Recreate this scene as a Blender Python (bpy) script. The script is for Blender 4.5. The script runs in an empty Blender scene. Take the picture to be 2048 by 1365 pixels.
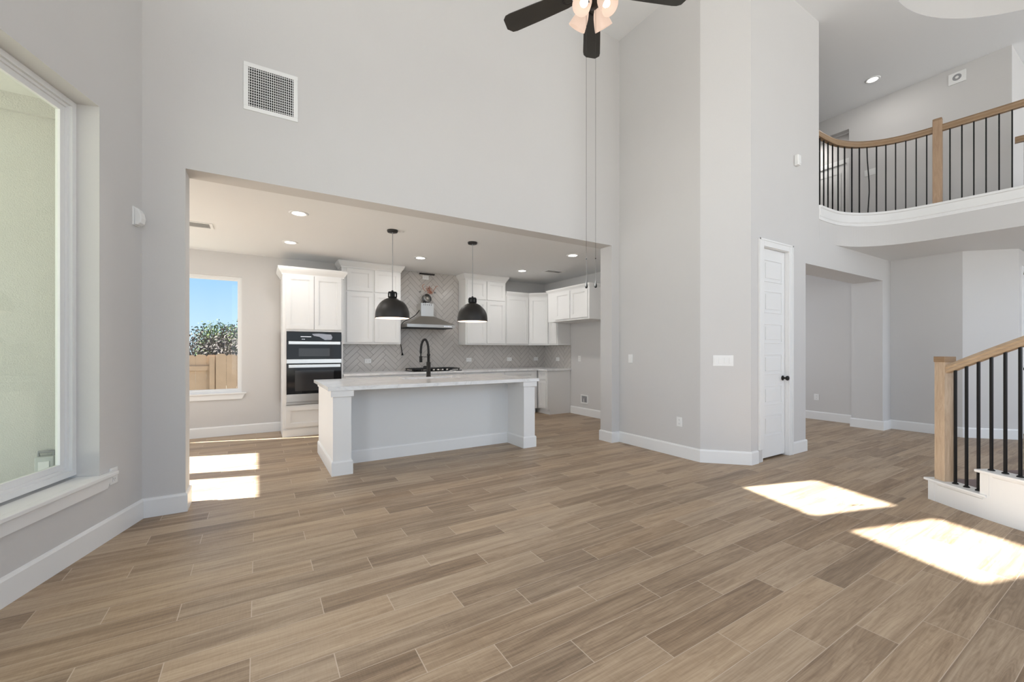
import bpy, math, random
from mathutils import Vector, Matrix
random.seed(7)
C = bpy.context.scene.collection
PI = math.pi

# ------------------------------------------------------------------ camera, world, light, exposure
F_PX, HEAD, CAM_Z, HORIZON = 829.2, math.radians(58.53), 1.30, 700.5
cam_d = bpy.data.cameras.new('camera'); cam = bpy.data.objects.new('camera', cam_d); C.objects.link(cam)
cam_d.sensor_fit = 'HORIZONTAL'; cam_d.sensor_width = 36.0; cam_d.lens = 36.0*F_PX/2048
cam_d.shift_y = (HORIZON-682.5)/2048
cam_d.clip_start = 0.05; cam_d.clip_end = 300
cam.location = (0, 0, CAM_Z); cam.rotation_euler = (PI/2, 0, HEAD-PI/2)
bpy.context.scene.camera = cam
vs = bpy.context.scene.view_settings
vs.view_transform = 'Standard'; vs.look = 'None'; vs.gamma = 1.0; vs.use_curve_mapping = False
vs.exposure = 0.16

world = bpy.data.worlds.new('sky'); bpy.context.scene.world = world; world.use_nodes = True
wt = world.node_tree; wt.nodes.clear()
wo = wt.nodes.new('ShaderNodeOutputWorld'); bg = wt.nodes.new('ShaderNodeBackground')
tc = wt.nodes.new('ShaderNodeTexCoord'); sx = wt.nodes.new('ShaderNodeSeparateXYZ'); cr = wt.nodes.new('ShaderNodeValToRGB')
wt.links.new(tc.outputs['Generated'], sx.inputs[0]); wt.links.new(sx.outputs['Z'], cr.inputs[0])
cr.color_ramp.elements[0].position = 0.0; cr.color_ramp.elements[0].color = (0.62, 0.80, 0.93, 1)
cr.color_ramp.elements[1].position = 0.9; cr.color_ramp.elements[1].color = (0.12, 0.30, 0.72, 1)
e = cr.color_ramp.elements.new(0.06); e.color = (0.52, 0.75, 0.94, 1)
e = cr.color_ramp.elements.new(0.18); e.color = (0.30, 0.58, 0.93, 1)
wt.links.new(cr.outputs[0], bg.inputs[0]); bg.inputs[1].default_value = 1.05
wt.links.new(bg.outputs[0], wo.inputs[0])

SUN_TRAVEL = Vector((0.956, -0.293, -0.72)).normalized()
sd = bpy.data.lights.new('sun', 'SUN'); sun = bpy.data.objects.new('sun', sd); C.objects.link(sun)
sd.energy = 43; sd.angle = math.radians(0.6); sd.color = (0.99, 0.98, 0.97)
sun.rotation_euler = SUN_TRAVEL.to_track_quat('-Z', 'Y').to_euler(); sun.location = (-12, 8, 12)

def area(name, loc, direction, w, h, energy, color=(1, 1, 1)):
    l = bpy.data.lights.new(name, 'AREA'); o = bpy.data.objects.new(name, l); C.objects.link(o)
    l.shape = 'RECTANGLE'; l.size = w; l.size_y = h; l.energy = energy; l.color = color
    o.location = loc; o.rotation_euler = Vector(direction).to_track_quat('-Z', 'Y').to_euler()
    return o
# added area lamps filling in daylight at the rear, left, nook, foyer and study
FILL_TINT = (0.945, 0.98, 1.04)
area('fill_rear', (2.6, -4.6, 2.6), (0, 1, 0.02), 7.0, 4.2, 84, FILL_TINT)  # added fill lamp at the unseen rear openings
area('fill_left', (-2.5, -0.9, 1.9), (0.9545, -0.298, 0), 3.6, 2.8, 180, FILL_TINT)  # added fill lamp at an unseen left opening made for soft light
area('fill_nook', (-3.1, 6.1, 1.6), (1, 0, 0), 2.2, 1.8, 30, FILL_TINT)
area('fill_foyer', (9.2, -4.7, 3.0), (-0.1, 1, 0.05), 2.4, 4.4, 135, FILL_TINT)
area('fill_study', (7.4, 5.8, 1.5), (0, -1, 0), 2.2, 1.8, 34, FILL_TINT)  # added fill lamp brightening the arch room; this wall has no window

# ------------------------------------------------------------------ materials
def lin(r, g, b):
    f = lambda c: (c/255)/12.92 if c/255 <= 0.04045 else (((c/255)+0.055)/1.055)**2.4
    return (f(r), f(g), f(b), 1)
def mat(name, col, rough=0.5, metal=0.0, bump=0.0, bscale=60, var=0.0, vscale=3, emis=None, estr=0, spec=0.5, coat=0):
    m = bpy.data.materials.new(name); m.use_nodes = True; t = m.node_tree; b = t.nodes['Principled BSDF']
    b.inputs['Base Color'].default_value = col; b.inputs['Roughness'].default_value = rough
    b.inputs['Metallic'].default_value = metal; b.inputs['Specular IOR Level'].default_value = spec
    b.inputs['Coat Weight'].default_value = coat
    if emis: b.inputs['Emission Color'].default_value = emis; b.inputs['Emission Strength'].default_value = estr
    co = t.nodes.new('ShaderNodeTexCoord')
    n = t.nodes.new('ShaderNodeTexNoise'); n.inputs['Scale'].default_value = vscale; n.inputs['Detail'].default_value = 4
    t.links.new(co.outputs['Object'], n.inputs['Vector'])
    if var:
        mx = t.nodes.new('ShaderNodeMix'); mx.data_type = 'RGBA'
        mx.inputs['A'].default_value = tuple(c*(1-var) for c in col[:3])+(1,)
        mx.inputs['B'].default_value = tuple(min(1, c*(1+var)) for c in col[:3])+(1,)
        t.links.new(n.outputs['Fac'], mx.inputs['Factor']); t.links.new(mx.outputs['Result'], b.inputs['Base Color'])
    if bump:
        n2 = t.nodes.new('ShaderNodeTexNoise'); n2.inputs['Scale'].default_value = bscale; n2.inputs['Detail'].default_value = 3
        t.links.new(co.outputs['Object'], n2.inputs['Vector'])
        bp = t.nodes.new('ShaderNodeBump'); bp.inputs['Strength'].default_value = bump; bp.inputs['Distance'].default_value = 0.004
        t.links.new(n2.outputs['Fac'], bp.inputs['Height']); t.links.new(bp.outputs[0], b.inputs['Normal'])
    return m
M = {}
M['wall'] = mat('wall_paint', (0.60, 0.588, 0.578, 1), 0.85, bump=0.12, bscale=90, var=0.012)
M['ceil'] = mat('ceiling_paint', (0.775, 0.78, 0.785, 1), 0.9, bump=0.1, bscale=90)
M['trim'] = mat('trim_paint', (0.785, 0.785, 0.78, 1), 0.38)
M['cab'] = mat('cabinet_paint', (0.795, 0.79, 0.78, 1), 0.42, var=0.01)
M['island'] = mat('island_grey_paint', (0.72, 0.72, 0.71, 1), 0.45, var=0.01)
M['plastic'] = mat('white_plastic', (0.80, 0.80, 0.79, 1), 0.4, var=0.01)
M['greyplastic'] = mat('grey_plastic', (0.30, 0.30, 0.31, 1), 0.5, var=0.02)
M['black'] = mat('black_metal', (0.010, 0.0098, 0.0098, 1), 0.5, bump=0.05, bscale=200, var=0.1, spec=0.25)
M['bronze'] = mat('dark_bronze', (0.018, 0.016, 0.0145, 1), 0.45, bump=0.05, bscale=120, var=0.2, spec=0.35)
M['blade'] = mat('fan_blade', (0.030, 0.028, 0.025, 1), 0.5, bump=0.1, bscale=40, var=0.2, vscale=8)
M['ovenglass'] = mat('oven_glass', (0.006, 0.006, 0.007, 1), 0.07, var=0.1, spec=0.3)
M['ovenwin'] = mat('oven_window', (0.022, 0.021, 0.022, 1), 0.12, var=0.1)
M['steel'] = mat('brushed_steel', (0.62, 0.60, 0.57, 1), 0.28, 1.0, bump=0.08, bscale=300, var=0.05)
M['steeldark'] = mat('hood_steel', (0.50, 0.49, 0.47, 1), 0.33, 1.0, bump=0.08, bscale=300, var=0.08)
M['foil'] = mat('duct_foil', (0.55, 0.57, 0.58, 1), 0.25, 1.0, bump=0.8, bscale=40, var=0.2)
M['iron'] = mat('cast_iron', (0.012, 0.012, 0.012, 1), 0.6, bump=0.2, bscale=150, var=0.2)
M['copper'] = mat('wire_copper', (0.55, 0.22, 0.13, 1), 0.5, var=0.3, vscale=30)
M['dark'] = mat('dark_void', (0.02, 0.02, 0.02, 1), 0.9, var=0.1)
M['shadein'] = mat('shade_inside', (0.85, 0.74, 0.66, 1), 0.6, var=0.02)
M['stucco'] = mat('stucco', (0.58, 0.57, 0.535, 1), 0.95, bump=1.0, bscale=120, var=0.06, vscale=60)
M['patio'] = mat('patio_soffit', (0.72, 0.72, 0.68, 1), 0.9, bump=0.2, bscale=60, var=0.02)
M['ground'] = mat('dry_grass', (0.24, 0.225, 0.18, 1), 0.95, bump=0.8, bscale=20, var=0.3, vscale=6)
M['fence'] = mat('fence_cedar', (0.34, 0.235, 0.155, 1), 0.85, bump=0.4, bscale=25, var=0.18, vscale=5)
M['bark'] = mat('tree_bark', (0.13, 0.105, 0.10, 1), 0.9, bump=0.6, bscale=20, var=0.2)
M['leaf_a'] = mat('leaf_olive', (0.085, 0.105, 0.04, 1), 0.8, spec=0.05, var=0.4, vscale=2)
M['leaf_b'] = mat('leaf_green', (0.045, 0.07, 0.04, 1), 0.8, spec=0.05, var=0.4, vscale=2)
M['leaf_c'] = mat('leaf_brown', (0.085, 0.074, 0.066, 1), 0.9, spec=0.05, var=0.4, vscale=2)
M['carpet'] = mat('stair_carpet', (0.24, 0.19, 0.19, 1), 1.0, bump=1.0, bscale=260, var=0.35, vscale=220)
M['upfloor'] = mat('landing_carpet', (0.34, 0.30, 0.29, 1), 1.0, bump=0.8, bscale=200, var=0.2, vscale=150)
M['lens'] = mat('led_lens', (1, 1, 1, 1), 0.5, emis=(1, 0.98, 0.95, 1), estr=9)
M['bulb'] = mat('bulb_glow', (1, 1, 1, 1), 0.5, emis=(1, 0.93, 0.82, 1), estr=2.4)
M['display'] = mat('display_marks', (0.7, 0.7, 0.72, 1), 0.5, emis=(0.6, 0.65, 0.75, 1), estr=0.6)
M['sticker'] = mat('protective_film', (0.34, 0.36, 0.42, 1), 0.25, var=0.15, vscale=20)
M['silver'] = mat('pull_chain_metal', (0.05, 0.047, 0.045, 1), 0.6, 0.0, var=0.05, spec=0.1)
M['satin'] = mat('satin_nickel', (0.72, 0.72, 0.72, 1), 0.35, 1.0, var=0.03)
M['box'] = mat('reflected_box', (0.55, 0.57, 0.55, 1), 0.5, var=0.05)

def glass(name, tint):
    m = bpy.data.materials.new(name); m.use_nodes = True; t = m.node_tree; t.nodes.clear()
    o = t.nodes.new('ShaderNodeOutputMaterial'); mx = t.nodes.new('ShaderNodeMixShader')
    tr = t.nodes.new('ShaderNodeBsdfTransparent'); tr.inputs[0].default_value = tint
    gl = t.nodes.new('ShaderNodeBsdfGlossy'); gl.inputs['Roughness'].default_value = 0.01
    lw_ = t.nodes.new('ShaderNodeNewGeometry'); dp = t.nodes.new('ShaderNodeVectorMath'); dp.operation = 'DOT_PRODUCT'
    t.links.new(lw_.outputs['Normal'], dp.inputs[0]); t.links.new(lw_.outputs['Incoming'], dp.inputs[1])
    def mt(op, a, b=None):
        n = t.nodes.new('ShaderNodeMath'); n.operation = op
        for i, q in enumerate((a, b)):
            if q is None: continue
            if isinstance(q, (int, float)): n.inputs[i].default_value = q
            else: t.links.new(q, n.inputs[i])
        return n.outputs[0]
    f = mt('ADD', mt('MULTIPLY', mt('POWER', mt('SUBTRACT', 1.0, mt('ABSOLUTE', dp.outputs['Value'])), 5.0), 0.55), 0.02)
    t.links.new(f, mx.inputs[0]); t.links.new(tr.outputs[0], mx.inputs[1]); t.links.new(gl.outputs[0], mx.inputs[2])
    t.links.new(mx.outputs[0], o.inputs[0]); return m
M['glass'] = glass('window_glass', (0.97, 0.985, 0.975, 1))
M['glassgreen'] = glass('window_glass_low_e', (0.95, 0.975, 0.93, 1))

def frosted():
    m = bpy.data.materials.new('frosted_shade'); m.use_nodes = True; t = m.node_tree; b = t.nodes['Principled BSDF']
    b.inputs['Base Color'].default_value = (0.16, 0.12, 0.10, 1); b.inputs['Roughness'].default_value = 0.5
    b.inputs['Emission Color'].default_value = (1.0, 0.74, 0.58, 1); b.inputs['Emission Strength'].default_value = 0.62
    n = t.nodes.new('ShaderNodeTexNoise'); n.inputs['Scale'].default_value = 30
    bp = t.nodes.new('ShaderNodeBump'); bp.inputs['Strength'].default_value = 0.05
    t.links.new(n.outputs['Fac'], bp.inputs['Height']); t.links.new(bp.outputs[0], b.inputs['Normal']); return m
M['frosted'] = frosted()

class NT:                                             # small node-math helper
    def __init__(s, t): s.t = t
    def m(s, op, a, b=None, c=None):
        n = s.t.nodes.new('ShaderNodeMath'); n.operation = op
        for i, v in enumerate((a, b, c)):
            if v is None: continue
            if isinstance(v, (int, float)): n.inputs[i].default_value = v
            else: s.t.links.new(v, n.inputs[i])
        return n.outputs[0]
    def xyz(s, x, y, z):
        n = s.t.nodes.new('ShaderNodeCombineXYZ')
        for i, v in enumerate((x, y, z)):
            if isinstance(v, (int, float)): n.inputs[i].default_value = v
            else: s.t.links.new(v, n.inputs[i])
        return n.outputs[0]
    def mix(s, f, a, b):
        n = s.t.nodes.new('ShaderNodeMix'); n.data_type = 'RGBA'
        for k, v in (('Factor', f), ('A', a), ('B', b)):
            if isinstance(v, (int, float, tuple)): n.inputs[k].default_value = v
            else: s.t.links.new(v, n.inputs[k])
        return n.outputs['Result']
    def ramp(s, f, stops):
        n = s.t.nodes.new('ShaderNodeValToRGB'); s.t.links.new(f, n.inputs[0])
        el = n.color_ramp.elements
        el[0].position, el[0].color = stops[0]; el[1].position, el[1].color = stops[-1]
        for p, c in stops[1:-1]: q = el.new(p); q.color = c
        return n.outputs[0]
    def noise(s, vec, scale, detail=4, rough=0.5, dist=0.0):
        n = s.t.nodes.new('ShaderNodeTexNoise'); n.inputs['Scale'].default_value = scale
        n.inputs['Detail'].default_value = detail; n.inputs['Roughness'].default_value = rough
        n.inputs['Distortion'].default_value = dist
        s.t.links.new(vec, n.inputs['Vector']); return n.outputs['Fac']
    def white(s, vec):
        n = s.t.nodes.new('ShaderNodeTexWhiteNoise'); n.noise_dimensions = '3D'; s.t.links.new(vec, n.inputs['Vector']); return n

def plank_floor():
    m = bpy.data.materials.new('wood_look_tile'); m.use_nodes = True; t = m.node_tree; b = t.nodes['Principled BSDF']; N = NT(t)
    co = t.nodes.new('ShaderNodeTexCoord'); sp = t.nodes.new('ShaderNodeSeparateXYZ'); t.links.new(co.outputs['Object'], sp.inputs[0])
    X, Y = sp.outputs[0], sp.outputs[1]
    W, SH, X0, Y0, L = 0.15563, 0.30524, 1.1926, 1.4462, 0.91571
    rowf = N.m('DIVIDE', N.m('SUBTRACT', Y0, Y), W); row = N.m('FLOOR', rowf); fy = N.m('SUBTRACT', rowf, row)
    xs = N.m('DIVIDE', N.m('SUBTRACT', X, N.m('MULTIPLY_ADD', row, SH, X0)), L)
    col = N.m('FLOOR', xs); fx = N.m('SUBTRACT', xs, col)
    ex = N.m('MULTIPLY', N.m('MINIMUM', fx, N.m('SUBTRACT', 1, fx)), L); ey = N.m('MULTIPLY', N.m('MINIMUM', fy, N.m('SUBTRACT', 1, fy)), W)
    ed = N.m('MINIMUM', ex, ey)
    gr = N.m('MAXIMUM', N.m('LESS_THAN', ex, 0.0021), N.m('LESS_THAN', ey, 0.0014))
    wn = N.white(N.xyz(row, col, 3.3)); rnd = wn.outputs['Value']
    sc = t.nodes.new('ShaderNodeSeparateColor'); t.links.new(wn.outputs['Color'], sc.inputs[0])
    gx = N.m('ADD', N.m('MULTIPLY', N.m('MULTIPLY', fx, L), 1.0), N.m('MULTIPLY', sc.outputs[0], 40))
    gy = N.m('ADD', N.m('MULTIPLY', fy, W), N.m('MULTIPLY', sc.outputs[1], 40))
    big = N.noise(N.xyz(N.m('MULTIPLY', gx, 0.9), N.m('MULTIPLY', gy, 13), 0.0), 1.5, 2, 0.5, 0.45)
    bands = N.m('FRACT', N.m('MULTIPLY', big, 14.0))
    tri = N.m('ABSOLUTE', N.m('SUBTRACT', bands, 0.5))
    fine = N.noise(N.xyz(N.m('MULTIPLY', gx, 2.6), N.m('MULTIPLY', gy, 75), 0.0), 1.0, 5, 0.65)
    saw = N.noise(N.xyz(N.m('MULTIPLY', gx, 150), N.m('MULTIPLY', gy, 14), 0.0), 1.0, 3, 0.6)
    tone = N.m('ADD', N.m('MULTIPLY', N.m('SUBTRACT', rnd, 0.5), 0.36), N.m('MULTIPLY', N.m('SUBTRACT', big, 0.5), 0.9))
    tone = N.m('ADD', tone, N.m('MULTIPLY', N.m('SUBTRACT', tri, 0.25), 0.30))
    tone = N.m('ADD', tone, N.m('MULTIPLY', N.m('SUBTRACT', fine, 0.5), 0.85))
    tone = N.m('ADD', tone, N.m('MULTIPLY', N.m('SUBTRACT', saw, 0.5), 0.22))
    tone = N.m('ADD', tone, 0.5)
    c = N.ramp(tone, [(0.0, lin(107, 88, 69)), (0.35, lin(143, 121, 98)), (0.62, lin(168, 146, 121)), (1.0, lin(190, 170, 144))])
    hue = N.mix(sc.outputs[2], (1.02, 1.0, 0.97, 1), (0.98, 1.0, 1.03, 1))
    mm = t.nodes.new('ShaderNodeMix'); mm.data_type = 'RGBA'; mm.blend_type = 'MULTIPLY'; mm.inputs['Factor'].default_value = 1
    t.links.new(c, mm.inputs['A']); t.links.new(hue, mm.inputs['B'])
    fin = N.mix(gr, mm.outputs['Result'], lin(190, 172, 153))
    t.links.new(fin, b.inputs['Base Color'])
    b.inputs['Specular IOR Level'].default_value = 0.42
    t.links.new(N.m('ADD', N.m('MULTIPLY', fine, 0.12), 0.36), b.inputs['Roughness'])
    bp = t.nodes.new('ShaderNodeBump'); bp.inputs['Strength'].default_value = 0.35; bp.inputs['Distance'].default_value = 0.0015
    t.links.new(N.m('SUBTRACT', N.m('MULTIPLY', fine, 0.3), gr), bp.inputs['Height']); t.links.new(bp.outputs[0], b.inputs['Normal'])
    return m
M['floor'] = plank_floor()

def herringbone():
    m = bpy.data.materials.new('herringbone_tile'); m.use_nodes = True; t = m.node_tree; b = t.nodes['Principled BSDF']; N = NT(t)
    co = t.nodes.new('ShaderNodeTexCoord'); sp = t.nodes.new('ShaderNodeSeparateXYZ'); t.links.new(co.outputs['Object'], sp.inputs[0])
    s = N.m('SUBTRACT', sp.outputs[0], sp.outputs[1]); z = sp.outputs[2]
    w, n = 0.0795, 4
    k = 1/(w*math.sqrt(2))
    P = N.m('ADD', N.m('MULTIPLY', N.m('ADD', s, z), k), 400.3); Q = N.m('ADD', N.m('MULTIPLY', N.m('SUBTRACT', z, s), k), 400.1)
    i, j = N.m('FLOOR', P), N.m('FLOOR', Q); fp, fq = N.m('SUBTRACT', P, i), N.m('SUBTRACT', Q, j)
    kk = N.m('FLOORED_MODULO', N.m('SUBTRACT', i, j), 2*n)
    isv = N.m('GREATER_THAN', kk, n-0.5)
    uh = N.m('ADD', kk, fp); uv = N.m('ADD', N.m('SUBTRACT', 2*n-1, kk), fq)
    u = N.m('ADD', N.m('MULTIPLY', uh, N.m('SUBTRACT', 1, isv)), N.m('MULTIPLY', uv, isv))
    v = N.m('ADD', N.m('MULTIPLY', fq, N.m('SUBTRACT', 1, isv)), N.m('MULTIPLY', fp, isv))
    eu = N.m('MINIMUM', u, N.m('SUBTRACT', n, u)); ev = N.m('MINIMUM', v, N.m('SUBTRACT', 1, v)); ed = N.m('MINIMUM', eu, ev)
    gr = N.m('LESS_THAN', ed, 0.036)
    idx = N.m('SUBTRACT', i, N.m('MULTIPLY', kk, N.m('SUBTRACT', 1, isv)))
    idy = N.m('SUBTRACT', j, N.m('MULTIPLY', N.m('SUBTRACT', 2*n-1, kk), isv))
    rnd = N.white(N.xyz(idx, idy, isv)).outputs['Value']
    c = N.mix(rnd, (0.535, 0.505, 0.475, 1), (0.575, 0.545, 0.515, 1))
    t.links.new(N.mix(gr, c, (0.27, 0.25, 0.23, 1)), b.inputs['Base Color'])
    t.links.new(N.m('ADD', N.m('MULTIPLY', gr, 0.5), 0.16), b.inputs['Roughness'])
    bp = t.nodes.new('ShaderNodeBump'); bp.inputs['Strength'].default_value = 0.5; bp.inputs['Distance'].default_value = 0.002
    h = N.m('MINIMUM', ed, 0.09); wob = N.noise(co.outputs['Object'], 14, 1)
    t.links.new(N.m('ADD', N.m('MULTIPLY', h, 9), N.m('MULTIPLY', wob, 0.35)), bp.inputs['Height']); t.links.new(bp.outputs[0], b.inputs['Normal'])
    return m
M['tile'] = herringbone()

def marble():
    m = bpy.data.materials.new('white_quartz'); m.use_nodes = True; t = m.node_tree; b = t.nodes['Principled BSDF']; N = NT(t)
    co = t.nodes.new('ShaderNodeTexCoord'); mp = t.nodes.new('ShaderNodeMapping'); t.links.new(co.outputs['Object'], mp.inputs[0])
    mp.inputs['Scale'].default_value = (0.8, 2.6, 1); mp.inputs['Rotation'].default_value = (0, 0, 0.15)
    a = N.noise(mp.outputs[0], 2.6, 6, 0.6, 1.2)
    v = N.m('ABSOLUTE', N.m('SUBTRACT', a, 0.5)); 
    c = N.ramp(v, [(0.0, (0.68, 0.68, 0.685, 1)), (0.03, (0.76, 0.76, 0.76, 1)), (0.10, (0.82, 0.82, 0.82, 1))])
    t.links.new(c, b.inputs['Base Color']); b.inputs['Roughness'].default_value = 0.14
    return m
M['quartz'] = marble()

def oak(name, a, bcol, axis='z'):
    m = bpy.data.materials.new(name); m.use_nodes = True; t = m.node_tree; b = t.nodes['Principled BSDF']; N = NT(t)
    co = t.nodes.new('ShaderNodeTexCoord'); mp = t.nodes.new('ShaderNodeMapping'); t.links.new(co.outputs['Object'], mp.inputs[0])
    mp.inputs['Scale'].default_value = (14, 14, 1.6) if axis == 'z' else (3, 3, 30)
    f = N.noise(mp.outputs[0], 2.2, 6, 0.6, 1.5); g = N.noise(mp.outputs[0], 14, 4, 0.7)
    v = N.m('ADD', N.m('MULTIPLY', f, 0.75), N.m('MULTIPLY', g, 0.25))
    t.links.new(N.ramp(v, [(0.25, a), (0.72, bcol)]), b.inputs['Base Color']); b.inputs['Roughness'].default_value = 0.45
    bp = t.nodes.new('ShaderNodeBump'); bp.inputs['Strength'].default_value = 0.12; t.links.new(g, bp.inputs['Height']); t.links.new(bp.outputs[0], b.inputs['Normal'])
    return m
M['oak'] = oak('oak_post', (0.36, 0.25, 0.16, 1), (0.62, 0.49, 0.36, 1))
M['oakrail'] = oak('oak_rail', (0.34, 0.23, 0.14, 1), (0.55, 0.42, 0.29, 1), 'h')
M['oakdark'] = oak('oak_balcony_rail', (0.22, 0.135, 0.07, 1), (0.36, 0.24, 0.14, 1), 'h')
M['oakbalc'] = oak('oak_balcony_post', (0.30, 0.19, 0.115, 1), (0.46, 0.32, 0.21, 1))

# ------------------------------------------------------------------ mesh builder
class MB:
    def __init__(s): s.v = []; s.f = []; s.sm = []
    def add(s, vs, fs, smooth=False):
        n = len(s.v); s.v += [tuple(p) for p in vs]; s.f += [tuple(i+n for i in f) for f in fs]; s.sm += [smooth]*len(fs); return s
    def box(s, x0, x1, y0, y1, z0, z1):
        v = [(x, y, z) for z in (z0, z1) for x, y in ((x0, y0), (x1, y0), (x1, y1), (x0, y1))]
        return s.add(v, [(3, 2, 1, 0), (4, 5, 6, 7), (0, 1, 5, 4), (1, 2, 6, 5), (2, 3, 7, 6), (3, 0, 4, 7)])
    def obox(s, fr, u0, u1, z0, z1, w0, w1):          # oriented box: frame = (origin xy, unit dir, outward normal)
        (ox, oy), (ux, uy), (nx, ny) = fr
        v = []
        for z in (z0, z1):
            for u, w in ((u0, w1), (u1, w1), (u1, w0), (u0, w0)): v.append((ox+ux*u+nx*w, oy+uy*u+ny*w, z))
        return s.add(v, [(3, 2, 1, 0), (4, 5, 6, 7), (0, 1, 5, 4), (1, 2, 6, 5), (2, 3, 7, 6), (3, 0, 4, 7)])
    def prism(s, poly, z0, z1):
        n = len(poly)
        if sum(poly[i][0]*poly[(i+1) % n][1]-poly[(i+1) % n][0]*poly[i][1] for i in range(n)) < 0: poly = poly[::-1]
        v = [(x, y, z0) for x, y in poly]+[(x, y, z1) for x, y in poly]
        return s.add(v, [tuple(range(n))[::-1], tuple(range(n, 2*n))]+[(i, (i+1) % n, n+(i+1) % n, n+i) for i in range(n)])
    def sweep(s, path, prof, closed=False, smooth=False, zs=None):   # prof: (offset to the right of travel, z)
        n, k = len(path), len(prof); rings = []
        for i, p in enumerate(path):
            def d(a, b):
                L = math.hypot(b[0]-a[0], b[1]-a[1]) or 1; return ((b[0]-a[0])/L, (b[1]-a[1])/L)
            if closed: a, b = d(path[i-1], p), d(p, path[(i+1) % n])
            else: a = d(path[i-1], p) if i else d(p, path[1]); b = d(p, path[i+1]) if i < n-1 else a
            na, nb = (a[1], -a[0]), (b[1], -b[0]); mx, my = na[0]+nb[0], na[1]+nb[1]; q = max(0.15, 1+na[0]*nb[0]+na[1]*nb[1])
            mx, my = mx/q, my/q; zz = zs[i] if zs else 0
            rings += [(p[0]+mx*o, p[1]+my*o, z+zz) for o, z in prof]
        fs = []
        for i in range(n if closed else n-1):
            j = (i+1) % n
            for a in range(k):
                b2 = (a+1) % k; fs.append((i*k+a, i*k+b2, j*k+b2, j*k+a))
        if not closed: fs += [tuple(range(k))[::-1], tuple((n-1)*k+a for a in range(k))]
        return s.add(rings, fs, smooth)
    def tube(s, pts, r, n=8, smooth=True, cap=True):
        P = [Vector(p) for p in pts]; m = len(P); v = []; up = None
        for i, p in enumerate(P):
            t = ((P[min(i+1, m-1)]-P[max(i-1, 0)])).normalized()
            if up is None: up = Vector((0, 0, 1)) if abs(t.z) < 0.9 else Vector((1, 0, 0))
            a = t.cross(up).normalized(); b = a.cross(t).normalized(); up = b
            rr = r[i] if isinstance(r, (list, tuple)) else r
            v += [p+a*(rr*math.cos(2*PI*q/n))+b*(rr*math.sin(2*PI*q/n)) for q in range(n)]
        fs = [(i*n+q, i*n+(q+1) % n, (i+1)*n+(q+1) % n, (i+1)*n+q) for i in range(m-1) for q in range(n)]
        s.add(v, fs, smooth)
        if cap: s.add([v[q] for q in range(n)], [tuple(range(n))[::-1]]); s.add([v[(m-1)*n+q] for q in range(n)], [tuple(range(n))])
        return s
    def lathe(s, prof, c=(0, 0, 0), n=32, smooth=True, mtx=None, capa=False, capb=False):
        v = []
        for r, z in prof:
            for q in range(n):
                p = Vector((r*math.cos(2*PI*q/n), r*math.sin(2*PI*q/n), z))
                if mtx: p = mtx @ p
                v.append(p+Vector(c))
        k = len(prof); s.add(v, [(i*n+q, i*n+(q+1) % n, (i+1)*n+(q+1) % n, (i+1)*n+q) for i in range(k-1) for q in range(n)], smooth)
        if capa: s.add(v[:n], [tuple(range(n))[::-1]])
        if capb: s.add(v[(k-1)*n:], [tuple(range(n))])
        return s
    def build(s, name, m, parent=None, bevel=0, loc=None, solid=0):
        off = Vector((0, 0, 0))
        if parent is not None:
            q = parent
            while q: off += q.location; q = q.parent
        base = Vector(loc) if loc else Vector((0, 0, 0))
        me = bpy.data.meshes.new(name); me.from_pydata([Vector(p)-off-base for p in s.v], [], s.f); me.update()
        me.polygons.foreach_set('use_smooth', s.sm); me.materials.append(M[m] if isinstance(m, str) else m)
        o = bpy.data.objects.new(name, me); C.objects.link(o); o.location = base
        if parent is not None: o.parent = parent
        if solid: k = o.modifiers.new('thickness', 'SOLIDIFY'); k.thickness = solid; k.offset = 0
        if bevel: k = o.modifiers.new('bevel', 'BEVEL'); k.width = bevel; k.segments = 2; k.limit_method = 'ANGLE'; k.angle_limit = 0.7
        return o
def thing(name, label, cat, loc=(0, 0, 0), group=None):
    o = bpy.data.objects.new(name, None); C.objects.link(o); o.location = loc; o.empty_display_size = 0.1
    o['label'] = label; o['category'] = cat
    if group: o['group'] = group
    return o
def tag(o, label, cat, group=None, kind=None):
    o['label'] = label; o['category'] = cat
    if group: o['group'] = group
    if kind: o['kind'] = kind
    return o
def struct(name, mb, m, parent=None, bevel=0):
    o = mb.build(name, m, parent, bevel)
    if parent is None: o['kind'] = 'structure'
    return o
def dup(root, loc, label=None, rotz=None):
    def cp(o, par):
        c = o.copy(); C.objects.link(c); c.parent = par
        for ch in list(o.children): cp(ch, c)
        return c
    r = cp(root, None); r.location = loc
    if rotz is not None: r.rotation_euler = (0, 0, rotz)
    if label: r['label'] = label
    return r

# ------------------------------------------------------------------ plan of the house (metres; x along the main wall, y into the kitchen)
HC, KC, UF, TC = 2.765, 2.78, 3.08, 5.69              # header, kitchen ceiling, upper floor, top ceiling
def lw(s, off=0.0): return (-0.765-0.298*s-0.9545*off, 4.225-0.9545*s+0.298*off)   # left wall line, s from the corner, off outwards
LFR = (lw(0), (-0.298, -0.9545), (0.9545, -0.298))    # frame on the left wall: u = s, normal into the room

b = MB().box(-3.25, 11.0, 4.3, 7.62, -0.12, 0).prism([lw(0, .18), (-3.25, 4.3), (11, 4.3), (11, -5), (-3.9, -5)], -0.12, 0)
struct('floor', b, 'floor')
# main wall with the kitchen opening, carried on as the nook's outside wall
b = MB().box(-0.77, -0.50, 4.225, 4.45, 0, TC).box(-0.50, 4.225, 4.225, 4.45, HC, TC).box(4.225, 4.49, 4.225, 4.45, 0, TC)
struct('wall_main', b, 'wall')
b = MB().box(-3.45, -0.93, 4.20, 4.45, -0.5, 2.93).box(-3.45, -0.93, 4.17, 4.45, 2.93, 3.05).box(-3.45, -0.77, 4.22, 4.45, 3.05, 3.6)
struct('wall_exterior', b, 'stucco')
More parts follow.
